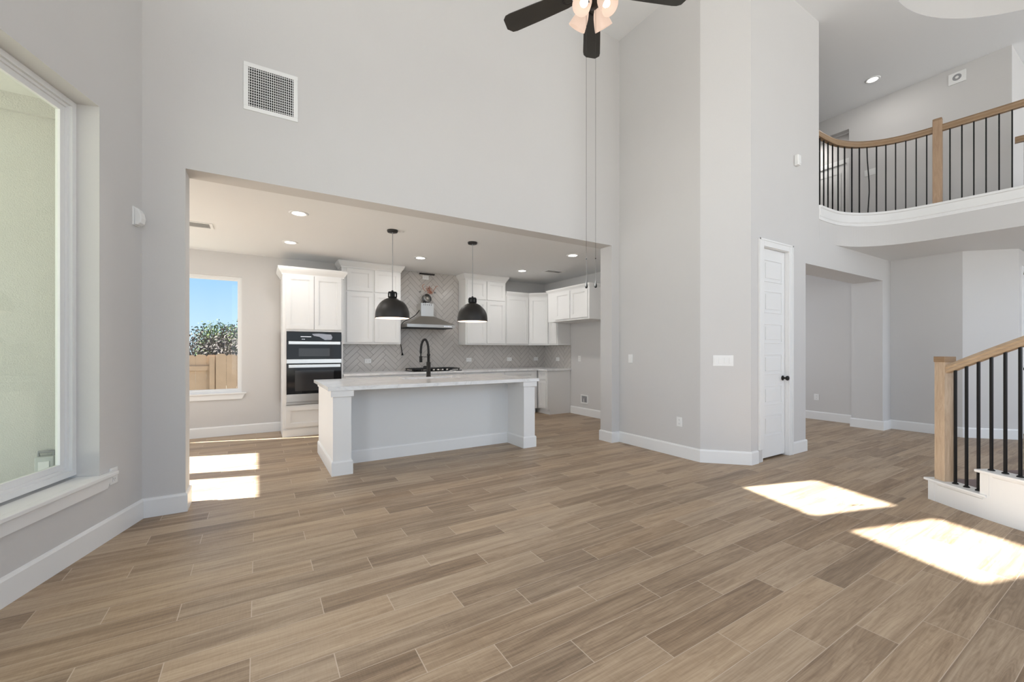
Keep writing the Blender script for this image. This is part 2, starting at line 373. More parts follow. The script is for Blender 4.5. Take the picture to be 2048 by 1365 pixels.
# left wall with the picture window and two high transoms
def wallseg(mb, s0, s1, z0, z1, th=0.20): mb.prism([lw(s0), lw(s1), lw(s1, th), lw(s0, th)], z0, z1)
b = MB(); W1, W2, Z1, Z2 = 0.458, 2.45, 0.46, 2.92
wallseg(b, -0.06, W1, 0, TC)
TR = [(0.535, 1.29), (1.505, 2.27)]; TZ0, TZ1 = 3.66, 4.42
wallseg(b, W1, W2, 0, Z1); wallseg(b, W1, W2, Z2, TZ0); wallseg(b, W1, TR[0][0], TZ0, TZ1); wallseg(b, TR[0][1], TR[1][0], TZ0, TZ1)
wallseg(b, TR[1][1], W2, TZ0, TZ1); wallseg(b, W1, W2, TZ1, TC)
wallseg(b, W2, 3.3, 0, TC); wallseg(b, 3.3, 7.3, 0, 0.46); wallseg(b, 3.3, 7.3, 3.3, TC); wallseg(b, 7.3, 9.6, 0, TC)
struct('wall_left', b, 'wall')
# pantry block on the right: wall facing the room, 45 degree face, door wall, arch
T = 0.12
b = MB()
b.prism([(4.37, 4.225), (4.37, 2.96), (4.49, 3.01), (4.49, 4.225)], 0, TC)
b.prism([(4.37, 2.96), (4.745, 2.585), (4.795, 2.705), (4.49, 3.01)], 0, TC)
b.prism([(4.745, 2.585), (4.985, 2.585), (4.985, 2.705), (4.795, 2.705)], 0, TC)
b.box(4.985, 5.585, 2.585, 2.705, 2.515, TC)
b.box(5.585, 6.025, 2.585, 2.705, 0, TC).box(6.025, 6.392, 2.585, 2.705, 2.42, TC)
b.box(5.905, 6.025, 2.705, 2.97, 0, TC).box(6.272, 6.392, 2.705, 6.0, UF, TC)
b.box(5.905, 6.025, 2.97, 4.45, 0, 2.77)
struct('wall_right', b, 'wall')
b = MB().box(6.392, 8.93, 2.585, 2.97, 2.42, 2.77).box(6.025, 6.392, 2.705, 2.97, 2.42, 2.77).box(8.6, 8.93, 2.585, 3.0, 0, 2.42).box(8.6, 8.93, 2.97, 3.0, 2.42, 2.77)
struct('wall_arch', b, 'wall')
b = MB().box(8.93, 9.05, 1.76, 6.0, 0, 2.77).prism([(8.93, 1.76), (9.40, 1.29), (9.50, 1.40), (9.05, 1.81)], 0, 2.77)
b.box(9.40, 9.475, 1.29, 1.41, 0, 2.77).box(9.475, 10.36, 1.29, 1.41, 2.50, 2.77).box(10.36, 11.0, 1.29, 1.41, 0, 2.77)
b.box(6.025, 9.05, 5.9, 6.0, 0, 2.77)
struct('wall_hall', b, 'wall')
# kitchen walls
b = MB().box(-3.45, -2.33, 7.62, 7.75, 0, KC).box(-2.33, -1.74, 7.62, 7.75, 0, 0.80).box(-2.33, -1.74, 7.62, 7.75, 2.42, KC)
b.box(-1.74, -1.30, 7.62, 7.75, 0, KC).box(-1.30, -0.214, 7.62, 7.75, 0, 0.646).box(-1.30, -0.214, 7.62, 7.75, 2.422, KC).box(-0.214, 5.65, 7.62, 7.75, 0, KC)
struct('wall_kitchen', b, 'wall')
struct('sun_block_fin', MB().box(-1.45, -1.33, 7.75, 8.22, -0.5, 3.4), 'stucco')  # unseen fin added to keep direct sun out of the nook window
b = MB().box(5.52, 5.65, 4.45, 7.62, 0, KC).box(4.49, 5.9, 4.40, 4.45, 0, KC)
struct('wall_fridge', b, 'wall')
NW = [(5.26, 6.11), (6.30, 7.21)]; NZ = 2.59
b = MB().box(-3.45, -3.25, 4.45, NW[0][0], 0, KC).box(-3.45, -3.25, NW[0][1], NW[1][0], 0, KC).box(-3.45, -3.25, NW[1][1], 7.75, 0, KC)
for y0, y1 in NW: b.box(-3.45, -3.25, y0, y1, 0, 0.65).box(-3.45, -3.25, y0, y1, NZ, KC)
struct('wall_nook', b, 'wall')
struct('ceiling_kitchen', MB().box(-3.45, 6.26, 4.45, 7.75, KC, KC+0.25), 'ceil')
# rear wall behind the camera, its wide openings put in to let soft light through
b = MB().box(-3.9, -1.2, -5.0, -4.85, 0, TC).box(-1.2, 6.4, -5.0, -4.85, 0, 0.3).box(-1.2, 6.4, -5.0, -4.85, 5.0, TC).box(6.4, 7.8, -5.0, -4.85, 0, TC)
b.box(7.8, 10.6, -5.0, -4.85, 5.3, TC).box(10.6, 11.0, -5.0, -4.85, 0, TC)
for x in (0.7, 2.6, 4.5): b.box(x-0.05, x+0.05, -4.98, -4.87, 0.3, 5.0)
struct('wall_rear', b, 'wall')
struct('wall_far_right', MB().box(11.0, 11.15, -5.0, 6.0, -0.1, TC), 'wall')
# balcony edge curve and slab
def smooth_curve(P, n=8):
    Q = []
    for i in range(len(P)-1):
        p0, p1, p2, p3 = P[max(i-1, 0)], P[i], P[i+1], P[min(i+2, len(P)-1)]
        for k in range(n):
            t = k/n
            Q.append(tuple(.5*((2*p1[j])+(-p0[j]+p2[j])*t+(2*p0[j]-5*p1[j]+4*p2[j]-p3[j])*t*t+(-p0[j]+3*p1[j]-3*p2[j]+p3[j])*t**3) for j in (0, 1)))
    Q.append(P[-1]); return Q
BC = smooth_curve([(6.392, 2.60), (6.7, 2.60), (6.98, 2.575), (7.27, 2.46), (7.47, 2.28), (7.59, 2.06), (7.645, 1.8), (7.675, 1.5), (7.70, 1.2), (7.715, .9), (7.72, .5), (7.70, .1), (7.65, -.4)])
BC[0] = (6.392, 2.586)
slab = BC+[(11, -0.4), (11, 6.0), (5.6, 6.0), (5.6, 2.97), (6.392, 2.97)]
struct('ceiling_hall', MB().prism(slab, 2.77, UF-0.012), 'ceil')
struct('wall_balcony', MB().sweep(BC, [(0.004, 2.768), (0.004, 3.19), (-0.10, 3.19), (-0.10, 3.09), (-0.001, 3.08), (-0.001, 2.768)]), 'wall')
slab_in = [(x, y) for x, y in BC[8:]]+[(11, -0.4), (11, 6.0), (6.392, 6.0), (6.392, 2.72)]
struct('floor_landing', MB().prism(slab_in, UF-0.01, UF), 'upfloor')
# upstairs walls
b = MB().box(9.23, 9.35, 1.45, 3.255, UF, TC).box(9.23, 9.35, 3.255, 4.15, 5.355, TC).box(9.23, 9.35, 4.15, 6.0, UF, TC)
b.box(9.23, 11.0, 1.33, 1.45, UF, TC).box(6.27, 11.0, 5.9, 6.0, UF, TC).box(10.2, 10.3, 1.45, 5.9, UF, TC)
b.box(9.35, 10.2, 3.10, 3.14, UF, TC)
struct('wall_upstairs', b, 'wall')
# top ceiling with a round raised recess over the stairwell
cx, cy, R, D = 6.85, -0.02, 1.93, 2.1; n = 96
v = [(cx+R*math.cos(2*PI*i/n), cy+R*math.sin(2*PI*i/n), TC) for i in range(n)]; o = []
for i in range(n):
    c, s_ = math.cos(2*PI*i/n), math.sin(2*PI*i/n); k = D/max(abs(c), abs(s_)); o.append((cx+k*c, cy+k*s_, TC))
b = MB().add(v+o, [(i, (i+1) % n, n+(i+1) % n, n+i) for i in range(n)])
rc = MB().add([(p[0], p[1], TC) for p in v]+[(p[0], p[1], TC+0.75) for p in v], [(i, n+i, n+(i+1) % n, (i+1) % n) for i in range(n)], True)
rc.add([(p[0], p[1], TC+0.75) for p in v], [tuple(range(n))])
struct('ceiling_recess', rc, 'wall')
x0, x1, y0, y1 = cx-D, cx+D, cy-D, cy+D
for a in ((x1, 11.1, -5, 6.1), (x0, x1, -5, y0), (x0, x1, y1, 6.1)):
    b.add([(a[0], a[2], TC), (a[1], a[2], TC), (a[1], a[3], TC), (a[0], a[3], TC)], [(3, 2, 1, 0)])
b.prism([lw(0, .2), lw(9.7, .2), (x0, -5.04), (x0, 4.45), (-1.0, 4.45)], TC, TC+0.2).box(x1, 11.1, -5, 6.1, TC+0.01, TC+0.2).box(x0, x1, -5, y0, TC+0.01, TC+0.2).box(x0, x1, y1, 6.1, TC+0.01, TC+0.2)
struct('ceiling', b, 'ceil')
# outside: ground, covered patio
struct('ground', MB().box(-60, 60, -30, 80, -0.6, -0.5), 'ground')
b = MB().prism([(-0.95, 4.17), (-3.46, 4.17), (-3.46, 5.0), (-6.6, 5.0), (-7.6, -1.5), (-2.5, -1.5)], 3.05, 3.2)
struct('ceiling_patio', b, 'patio')
b = MB().prism([lw(0.1, .2), (-5.6, 4.2), (-7.2, -1.5), lw(6.0, .2)], -0.5, -0.08)
struct('floor_patio', b, mat('patio_concrete', (0.26, 0.25, 0.235, 1), 0.9, bump=0.3, bscale=40, var=0.1))

# ------------------------------------------------------------------ baseboards and trim
BB = [(0, 0), (.015, 0), (.015, .132), (.009, .146), (0, .15)]
struct('baseboard_left', MB().sweep([lw(9), lw(0), (-0.50, 4.225), (-0.50, 4.45), (-0.77, 4.45)], BB), 'trim')
struct('baseboard_right', MB().sweep([(5.52, 4.45), (4.225, 4.45), (4.225, 4.225), (4.37, 4.225), (4.37, 2.96), (4.745, 2.585), (4.885, 2.585)], BB), 'trim')
struct('baseboard_arch', MB().sweep([(5.665, 2.585), (6.025, 2.585), (6.025, 2.97)], BB), 'trim')
struct('baseboard_hall', MB().sweep([(8.93, 5.9), (8.93, 3.0), (8.6, 3.0), (8.6, 2.585), (8.93, 2.585), (8.93, 1.76), (9.40, 1.29), (9.47, 1.29)], BB), 'trim')
struct('baseboard_nook', MB().sweep([(-3.25, 4.45), (-3.25, 7.62), (0.306, 7.62)], BB), 'trim')
struct('baseboard_fridge', MB().sweep([(5.52, 6.68), (5.52, 4.45)], BB), 'trim')
struct('baseboard_upstairs', MB().sweep([(9.23, 5.9), (9.23, 4.2)], [(o, z+UF) for o, z in BB]), 'trim')
# moulded white band under the balcony railing
TB = [(0.004, 3.055), (.012, 3.055), (.016, 3.075), (.010, 3.095), (.020, 3.105), (.020, 3.205), (.034, 3.212), (.034, 3.24), (-0.13, 3.24), (-0.13, 3.20), (0.004, 3.20)]
struct('trim_1', MB().sweep(BC, TB), 'trim')

# ------------------------------------------------------------------ windows
def window(name, fr, u0, u1, z0, z1, depth, gl, jamb=0.045, sash=0.035):
    # frame set back in the wall by depth (fr normal points into the room)
    b = MB()
    def ring(d0, d1, a, w):
        b.obox(fr, u0+a, u1-a, z0+a, z0+a+w, -d1, -d0); b.obox(fr, u0+a, u1-a, z1-a-w, z1-a, -d1, -d0)
        b.obox(fr, u0+a, u0+a+w, z0+a+w, z1-a-w, -d1, -d0); b.obox(fr, u1-a-w, u1-a, z0+a+w, z1-a-w, -d1, -d0)
    ring(depth, depth+0.07, 0.0, jamb); ring(depth+0.018, depth+0.06, jamb, 0.018); ring(depth+0.03, depth+0.055, jamb+0.018, sash)
    w = struct(name, b, 'trim')
    a = jamb+0.018+sash
    MB().obox(fr, u0+a-.005, u1-a+.005, z0+a-.005, z1-a+.005, -depth-0.046, -depth-0.042).build('window_pane', gl, w)
    return w
w1 = window('window_1', LFR, W1, W2, Z1+0.02, Z2, 0.125, 'glassgreen', 0.034, 0.035)
b = MB().obox(LFR, W1, W2, Z1-0.02, Z1+0.003, -0.125, 0.0)
b.obox(LFR, W1-0.115, W2+0.115, Z1-0.022, Z1+0.003, 0.0, 0.045); b.build('window_stool', 'trim', w1, bevel=0.004)
(ox, oy), (ux, uy), (nx, ny) = LFR
apr = MB(); n0, zt = W1-0.085, Z1-0.022
pts = [(W1-0.095, zt), (W2+0.095, zt), (W2+0.05, zt-0.078), (W1-0.05, zt-0.078)]
v = [(ox+ux*u+nx*w, oy+uy*u+ny*w, z) for w in (0.0, 0.018) for u, z in pts]
apr.add(v, [(0, 1, 2, 3), (7, 6, 5, 4), (0, 4, 5, 1), (1, 5, 6, 2), (2, 6, 7, 3), (3, 7, 4, 0)]); apr.build('window_apron', 'trim', w1)
KFR = ((0, 7.62), (1, 0), (0, -1))
w2 = window('window_2', KFR, -1.30, -0.214, 0.646, 2.422, 0.035, 'glass', 0.028, 0.012)
b = MB().obox(KFR, -1.36, -0.155, 0.628, 0.650, 0.0, 0.035); b.build('window_stool', 'trim', w2, bevel=0.003)
b = MB(); pts = [(-1.34, 0.628), (-0.175, 0.628), (-0.215, 0.55), (-1.30, 0.55)]
v = [(u, 7.62-w, z) for w in (0.0, 0.018) for u, z in pts]
b.add(v, [(0, 1, 2, 3), (7, 6, 5, 4), (0, 4, 5, 1), (1, 5, 6, 2), (2, 6, 7, 3), (3, 7, 4, 0)]); b.build('window_apron', 'trim', w2)
for i, (s0, s1) in enumerate(TR): window('window_%d' % (3+i), LFR, s0, s1, TZ0, TZ1, 0.10, 'glass', 0.012, 0.008)
MB().box(-2.33, -1.74, 7.68, 7.684, 0.80, 2.42).build('window_7', 'glass')['kind'] = 'structure'  # unseen opening shaped to throw the thin sun strip on the nook floor
NFR = ((-3.25, 0), (0, 1), (1, 0))
for i, (y0, y1) in enumerate(NW): window('window_%d' % (5+i), NFR, y0, y1, 0.65, NZ, 0.10, 'glass', 0.012, 0.008)

# ------------------------------------------------------------------ doors
def panel_door(mb, fr, u0, u1, z0, z1, rows, th=0.035, pu=0.10):
    # slab with raised rectangular mouldings
    mb.obox(fr, u0, u1, z0, z1, -th, 0)
    for a, c in rows:
        p0, p1 = u0+pu, u1-pu
        for (q0, q1, r0, r1) in ((p0, p1, a, a+.018), (p0, p1, c-.018, c), (p0, p0+.018, a+.018, c-.018), (p1-.018, p1, a+.018, c-.018)):
            mb.obox(fr, q0, q1, r0, r1, 0, 0.007)
        mb.obox(fr, p0+.045, p1-.045, a+.045, c-.045, 0, 0.006)
def knob(parent, fr, u, z, m='black'):
    (ox, oy), (ux, uy), (nx, ny) = fr
    R_ = Matrix(((ux, 0, nx), (uy, 0, ny), (0, 1, 0)))
    c = (ox+ux*u, oy+uy*u, z)
    MB().lathe([(0.0, 0), (.030, 0), (.031, .006), (.024, .011), (.012, .013), (.010, .035), (.020, .040), (.028, .050), (.029, .060), (.022, .070), (0.0, .072)], c, 20, mtx=R_).build('door_knob', m, parent)
DFR = ((0, 2.62), (1, 0), (0, -1))
b = MB(); rows = [(2.11, 2.38), (1.74, 2.01), (1.38, 1.62), (1.005, 1.255), (.64, .88), (.268, .53)]
panel_door(b, DFR, 5.0, 5.572, 0.022, 2.502, rows, 0.03, 0.075)
d1 = struct('door_1', b, 'trim', bevel=0.002)
knob(d1, DFR, 5.515, 0.955)
for z in (2.28, 1.60, 0.90, 0.27):
    MB().lathe([(0.0, -.045), (.006, -.045), (.006, .045), (0.0, .045)], (5.004, 2.608, z), 10).build('hinge', 'satin', d1)
DW = ((0, 2.585), (1, 0), (0, -1))
b = MB()
for z0, z1, uo, ui in ((0.0, 2.512, 5.665, 5.577), ):
    b.obox(DW, ui, uo, z0, z1+.078, 0, .018); b.obox(DW, uo-.02, uo, z0, z1+.078, .018, .024)
b.obox(DW, 4.895, 4.993, 0.15, 2.59, 0, .018); b.obox(DW, 4.895, 4.915, 0.15, 2.59, .018, .024)
b.obox(DW, 4.993, 5.577, 2.508, 2.59, 0, .018); b.obox(DW, 4.895, 5.665, 2.57, 2.59, .018, .024)
b.obox(DW, 4.983, 5.000, 0.0, 2.508, -0.12, 0.0); b.obox(DW, 5.574, 5.587, 0.0, 2.508, -0.12, 0.0); b.obox(DW, 4.983, 5.587, 2.504, 2.517, -0.12, 0.0)
struct('trim_2', b, 'trim', bevel=0.002)
struct('wall_pantry', MB().box(4.495, 5.9, 4.3, 4.395, 0, 2.9).prism([(4.495, 4.3), (4.495, 3.03), (4.81, 2.71), (5.9, 2.71), (5.9, 4.3)], 2.8, 2.9), 'wall')
# foyer door at the right edge
HFR = ((0, 1.32), (1, 0), (0, -1))
b = MB(); panel_door(b, HFR, 9.56, 10.30, 0.02, 2.45, rows, 0.03, 0.10)
d2 = struct('door_2', b, 'trim'); knob(d2, HFR, 9.66, 1.02)
HW = ((0, 1.29), (1, 0), (0, -1))
b = MB().obox(HW, 9.475, 9.56, 0, 2.53, 0, .02).obox(HW, 9.56, 10.36, 2.45, 2.53, 0, .02).obox(HW, 10.30, 10.38, 0, 2.45, 0, .02).obox(HW, 9.54, 9.56, 0, 2.45, -.1, 0)
struct('trim_3', b, 'trim', bevel=0.002)
# upstairs: white cased door seen through the opening
b = MB(); UFR = ((10.17, 0), (0, -1), (-1, 0))
panel_door(b, UFR, -4.35, -3.62, UF+.01, UF+2.0, [(UF+.2, UF+.9), (UF+1.05, UF+1.85)], 0.02)
b.obox(UFR, -4.44, -4.35, UF, UF+2.1, 0, .02).obox(UFR, -3.62, -3.53, UF, UF+2.1, 0, .02).obox(UFR, -4.35, -3.62, UF+2.01, UF+2.1, 0, .02)
struct('door_3', b, 'trim')

# ------------------------------------------------------------------ kitchen cabinets
def shaker(fr, u0, u1, z0, z1, parent, name='cabinet_door', w=0.0, stile=0.062):
    b = MB(); a = stile
    b.obox(fr, u0, u1, z0, z0+a, w, w+.02).obox(fr, u0, u1, z1-a, z1, w, w+.02).obox(fr, u0, u0+a, z0+a, z1-a, w, w+.02).obox(fr, u1-a, u1, z0+a, z1-a, w, w+.02)
    c = a+.012
    b.obox(fr, u0+a, u1-a, z0+a, z0+c, w, w+.013).obox(fr, u0+a, u1-a, z1-c, z1-a, w, w+.013).obox(fr, u0+a, u0+c, z0+c, z1-c, w, w+.013).obox(fr, u1-c, u1-a, z0+c, z1-c, w, w+.013)
    b.obox(fr, u0+c, u1-c, z0+c, z1-c, w, w+.006)
    return b.build(name, 'cab', parent, bevel=0.0012)
CROWN = [(0, 0), (.012, 0), (.014, .018), (.022, .030), (.045, .062), (.058, .085), (.062, .10), (.062, .118), (0, .118)]
def crown(path, z, parent, k=1.0):
    MB().sweep(path, [(o*k, zz*k+z) for o, zz in CROWN]).build('crown_moulding', 'cab', parent)
FR = lambda y: ((0, y), (1, 0), (0, -1))
G_UP = 'white wall cabinets'
# oven tower
t = thing('oven_tower_cabinet', 'tall white cabinet housing the black double oven, beside the window', 'cabinet', (0.73, 7.3, 0))
x0, x1, y = 0.306, 1.149, 7.02
b = MB().box(x0, x1, y+.055, 7.60, 0.0, 0.10).box(x0, x1, y, 7.615, 0.10, 0.47).box(x0, x0+.052, y, 7.615, 0.47, 1.58).box(x1-.026, x1, y, 7.615, .47, 1.58).box(x0, x1, 7.55, 7.615, .47, 1.58).box(x0, x1, y, 7.615, 1.58, 2.45)
b.build('cabinet_body', 'cab', t)
MB().box(x0, x1, y-.008, y+.055, 0, 0.105).build('toe_board', 'cab', t)
shaker(FR(y), x0+.045, .728, 1.615, 2.425, t); shaker(FR(y), .735, x1-.028, 1.615, 2.425, t)
shaker(FR(y), x0+.045, x1-.028, .135, .45, t, 'drawer_front')
crown([(x0, 7.61), (x0, y-.0), (x1, y-.0), (x1, 7.28)], 2.425, t)
# the double oven
ov = thing('wall_oven', 'black and stainless microwave over oven set in the tall white cabinet', 'oven', (0.74, 7.0, 0.5))
o0, o1, yo = 0.359, 1.122, 7.018
MB().box(o0, o1, yo, 7.5, .475, 1.575).build('oven_body', 'iron', ov)
MB().box(o0, o1, yo-.022, yo, 1.438, 1.568).build('control_panel', 'ovenglass', ov, bevel=.002)
MB().box(.545, .69, yo-.0235, yo-.022, 1.497, 1.507).build('control_marks', 'display', ov)
MB().box(.56, .605, yo-.0235, yo-.022, 1.461, 1.467).build('control_marks', 'display', ov)
b = MB().add([(x, yo-.0242, z) for x, z in ((.70, 1.545), (.80, 1.552), (.97, 1.54), (.99, 1.50), (.975, 1.458), (.88, 1.455), (.84, 1.48), (.80, 1.505), (.73, 1.515))], [tuple(range(9))[::-1]])
b.build('display_film', 'sticker', ov)['label'] = 'pale protective film still stuck over the display'
MB().box(o0, o1, yo-.022, yo, 1.165, 1.432).build('microwave_door', 'ovenglass', ov, bevel=.002)
MB().box(.52, .95, yo-.0235, yo-.022, 1.205, 1.325).build('microwave_window', 'ovenwin', ov)
def bar(z, p):
    MB().box(.382, 1.10, yo-.075, yo-.058, z-.023, z+.023).box(.40, .43, yo-.058, yo-.022, z-.012, z+.012).box(1.055, 1.085, yo-.058, yo-.022, z-.012, z+.012).build('oven_handle', 'steel', p, bevel=.002)
bar(1.408, ov)
MB().box(o0, o1, yo-.024, yo, 1.098, 1.160).build('steel_band', 'steel', ov, bevel=.001)
od = MB().box(o0, o1, yo-.022, yo, .635, 1.092).build('oven_door', 'ovenglass', ov, bevel=.002)
MB().box(.47, 1.01, yo-.0235, yo-.022, .68, .99).build('oven_window', 'ovenwin', od)
bar(1.058, ov)
MB().box(o0, o1, yo-.024, yo, .520, .635).build('lower_trim', 'steel', ov, bevel=.001)
MB().box(o0-.004, o1+.004, yo-.014, yo, .478, .516).build('vent_grille', 'steeldark', ov)

def upper(name, label, xs, zsplit, x0, x1, yf, z0, z1, crownpath, ck=1.0, grp=G_UP):
    t = thing(name, label, 'cabinet', ((x0+x1)/2, 7.45, z0), grp)
    MB().box(x0, x1, yf, 7.615, z0, z1).build('cabinet_body', 'cab', t)
    for a, c in xs:
        for p, q in zsplit: shaker(FR(yf), a, c, p, q, t)
    crown(crownpath, z1-.01, t, ck); return t
YU = 7.29
upper('wall_cabinet', 'tall white stacked cabinet left of the hood, reaching the ceiling', [(1.25, 1.662), (1.70, 2.125)], [(1.43, 2.262), (2.292, 2.66)], 1.17, 2.151, YU, 1.40, 2.68, [(1.17, 7.61), (1.17, YU), (2.151, YU), (2.151, 7.61)], .92)
upper('wall_cabinet', 'tall white stacked cabinet right of the hood, reaching the ceiling', [(3.44, 3.845), (3.875, 4.285)], [(1.43, 2.262), (2.292, 2.66)], 3.41, 4.305, YU, 1.40, 2.68, [(3.41, 7.61), (3.41, YU), (4.305, YU), (4.305, 7.61)], .92)
upper('wall_cabinet', 'low white single-door cabinet between tall cabinet and corner', [(4.325, 4.855)], [(1.43, 2.40)], 4.31, 4.875, YU, 1.40, 2.425, [(4.31, YU), (4.875, YU)], .7)
t = thing('corner_cabinet', 'white diagonal corner wall cabinet in the kitchen corner', 'cabinet', (5.2, 7.3, 1.4), G_UP)
MB().prism([(4.88, 7.61), (4.88, YU), (5.19, 6.99), (5.51, 6.99), (5.51, 7.61)], 1.40, 2.425).build('cabinet_body', 'cab', t)
dq = 1/math.sqrt(2); CF = ((4.88, 7.29), (dq, -dq), (-dq, -dq))
shaker(CF, .022, .405, 1.43, 2.40, t); crown([(4.88, YU), (5.19, 6.99)], 2.415, t, .7)
t = thing('wall_cabinet', 'narrow white wall cabinet between corner cabinet and fridge space', 'cabinet', (5.35, 6.84, 1.4), G_UP)
MB().box(5.19, 5.515, 6.695, 6.985, 1.40, 2.425).build('cabinet_body', 'cab', t)
XF = lambda x: ((x, 0), (0, -1), (-1, 0))
shaker(XF(5.19), -6.97, -6.715, 1.43, 2.40, t); crown([(5.19, 6.985), (5.19, 6.695)], 2.415, t, .7)
t = thing('fridge_top_cabinet', 'deep white two-door cabinet above the empty fridge space', 'cabinet', (5.2, 6.08, 1.85), G_UP)
MB().box(4.94, 5.515, 5.48, 6.69, 1.85, 2.425).build('cabinet_body', 'cab', t)
shaker(XF(4.94), -6.44, -6.00, 1.885, 2.40, t); shaker(XF(4.94), -5.965, -5.515, 1.885, 2.40, t)
crown([(5.3, 6.69), (4.94, 6.69), (4.94, 5.48), (5.515, 5.48)], 2.415, t, .55)

# base cabinets
def base(x0, x1, label, parts):
    t = thing('base_cabinet', label, 'cabinet', ((x0+x1)/2, 7.3, 0), 'white base cabinets along the tiled wall')
    MB().box(x0, x1, 7.02, 7.615, .10, .878).box(x0, x1, 7.08, 7.6, 0, .10).build('cabinet_body', 'cab', t)
    for a, c, z0, z1, nm in parts: shaker(FR(7.02), a, c, z0, z1, t, nm, 0, .05 if z1-z0 < .3 else .06)
base(1.152, 2.26, 'white base cabinet beside the oven tower, behind the island', [(1.18, 1.70, .70, .86, 'drawer_front'), (1.72, 2.24, .70, .86, 'drawer_front'), (1.18, 1.70, .13, .68, 'cabinet_door'), (1.72, 2.24, .13, .68, 'cabinet_door')])
base(2.263, 3.24, 'white base cabinet under the gas cooktop', [(2.29, 2.74, .13, .86, 'cabinet_door'), (2.76, 3.21, .13, .86, 'cabinet_door')])
base(3.243, 4.12, 'white base cabinet just right of the cooktop', [(3.27, 4.09, .70, .86, 'drawer_front'), (3.27, 3.67, .13, .68, 'cabinet_door'), (3.69, 4.09, .13, .68, 'cabinet_door')])
base(4.123, 4.90, 'white base cabinet with a drawer, beside the inside corner', [(4.15, 4.80, .70, .86, 'drawer_front'), (4.15, 4.80, .13, .68, 'cabinet_door')])
t = thing('base_cabinet', 'white base cabinet ending the run beside the empty fridge space', 'cabinet', (5.2, 7.0, 0), 'white base cabinets along the tiled wall')
MB().box(4.93, 5.515, 6.70, 7.615, .10, .878).box(4.99, 5.515, 6.70, 7.6, 0, .10).build('cabinet_body', 'cab', t)
shaker(XF(4.93), -6.97, -6.73, .70, .86, t, 'drawer_front', 0, .04); shaker(XF(4.93), -6.97, -6.73, .13, .68, t, 'cabinet_door', 0, .05)
b = MB().prism([(1.152, 7.615), (1.152, 6.985), (4.885, 6.985), (4.885, 6.665), (5.517, 6.665), (5.517, 7.615)], .88, .918)
o = b.build('worktop', 'quartz', bevel=.003); tag(o, 'white quartz worktop along the tiled back wall', 'countertop')
# tiled splashback
b = MB().box(1.17, 5.512, 7.612, 7.62, .918, 1.399).box(2.155, 3.405, 7.612, 7.62, 1.399, KC)
struct('wall_backsplash_rear', b, 'tile'); struct('wall_backsplash_side', MB().box(5.512, 5.52, 6.68, 7.612, .918, 1.399), 'tile')

# island
t = thing('kitchen_island', 'long kitchen island with pale grey panel and square corner posts', 'island', (1.9, 5.2, 0))
ix0, ix1, iy0, iy1 = .655, 3.175, 4.60, 5.775
MB().box(ix0+.02, ix1-.02, 5.015, 5.20, .0, .880).box(ix0+.02, 1.59, 5.20, iy1, 0, .88).box(2.45, ix1-.02, 5.20, iy1, 0, .88).box(1.59, 2.45, 5.20, iy1, 0, .64).box(1.59, 2.45, 5.65, iy1, .64, .88).build('island_body', 'island', t)
def post(x0, x1, parent):
    MB().box(x0, x1, iy0, 5.03, 0, .88).build('island_post', 'cab', parent)
    p = [(x0, iy0), (x1, iy0), (x1, 5.014), (x0, 5.014)]
    MB().box(x0-.022, x1+.022, iy0-.022, 5.03, .815, .879).build('post_capital', 'cab', parent, bevel=.002)
post(ix0, .835, t); post(3.0, ix1, t)
MB().box(ix0, ix0+.03, 5.03, iy1, 0, .88).build('side_panel', 'cab', t); MB().box(ix1-.03, ix1, 5.03, iy1, 0, .88).build('side_panel', 'cab', t)
MB().box(ix0-.012, ix0, 5.03, iy1, .84, .879).build('side_moulding', 'cab', t)
MB().box(.857, 2.978, 4.995, 5.014, .835, .880).build('apron_rail', 'cab', t)
MB().sweep([(ix0, iy1), (ix0, iy0), (.835, iy0), (.835, 5.015), (3.0, 5.015), (3.0, iy0), (ix1, iy0), (ix1, iy1)][::1], [(o*1.0, z) for o, z in BB]).build('island_baseboard', 'trim', t)
b = MB(); c0, c1, e0, e1 = .605, 3.225, 4.565, 5.835; s0, s1, q0, q1 = 1.62, 2.42, 5.24, 5.62
b.box(c0, s0, e0, e1, .884, .920).box(s1, c1, e0, e1, .884, .920).box(s0, s1, e0, q0, .884, .920).box(s0, s1, q1, e1, .884, .920)
b.box(c0+.0, c1-.0, e0+.0, e0+.02, .880, .884)
o = b.build('island_countertop', 'quartz'); tag(o, 'veined white quartz countertop on top of the island', 'countertop')
b = MB().box(s0-.01, s1+.01, q0-.01, q1+.01, .66, .67).box(s0-.015, s0, q0-.015, q1+.015, .67, .883).box(s1, s1+.015, q0-.015, q1+.015, .67, .883).box(s0, s1, q0-.015, q0, .67, .883).box(s0, s1, q1, q1+.015, .67, .883)
o = b.build('sink', 'steel'); tag(o, 'undermount steel sink sunk in the island countertop', 'sink')
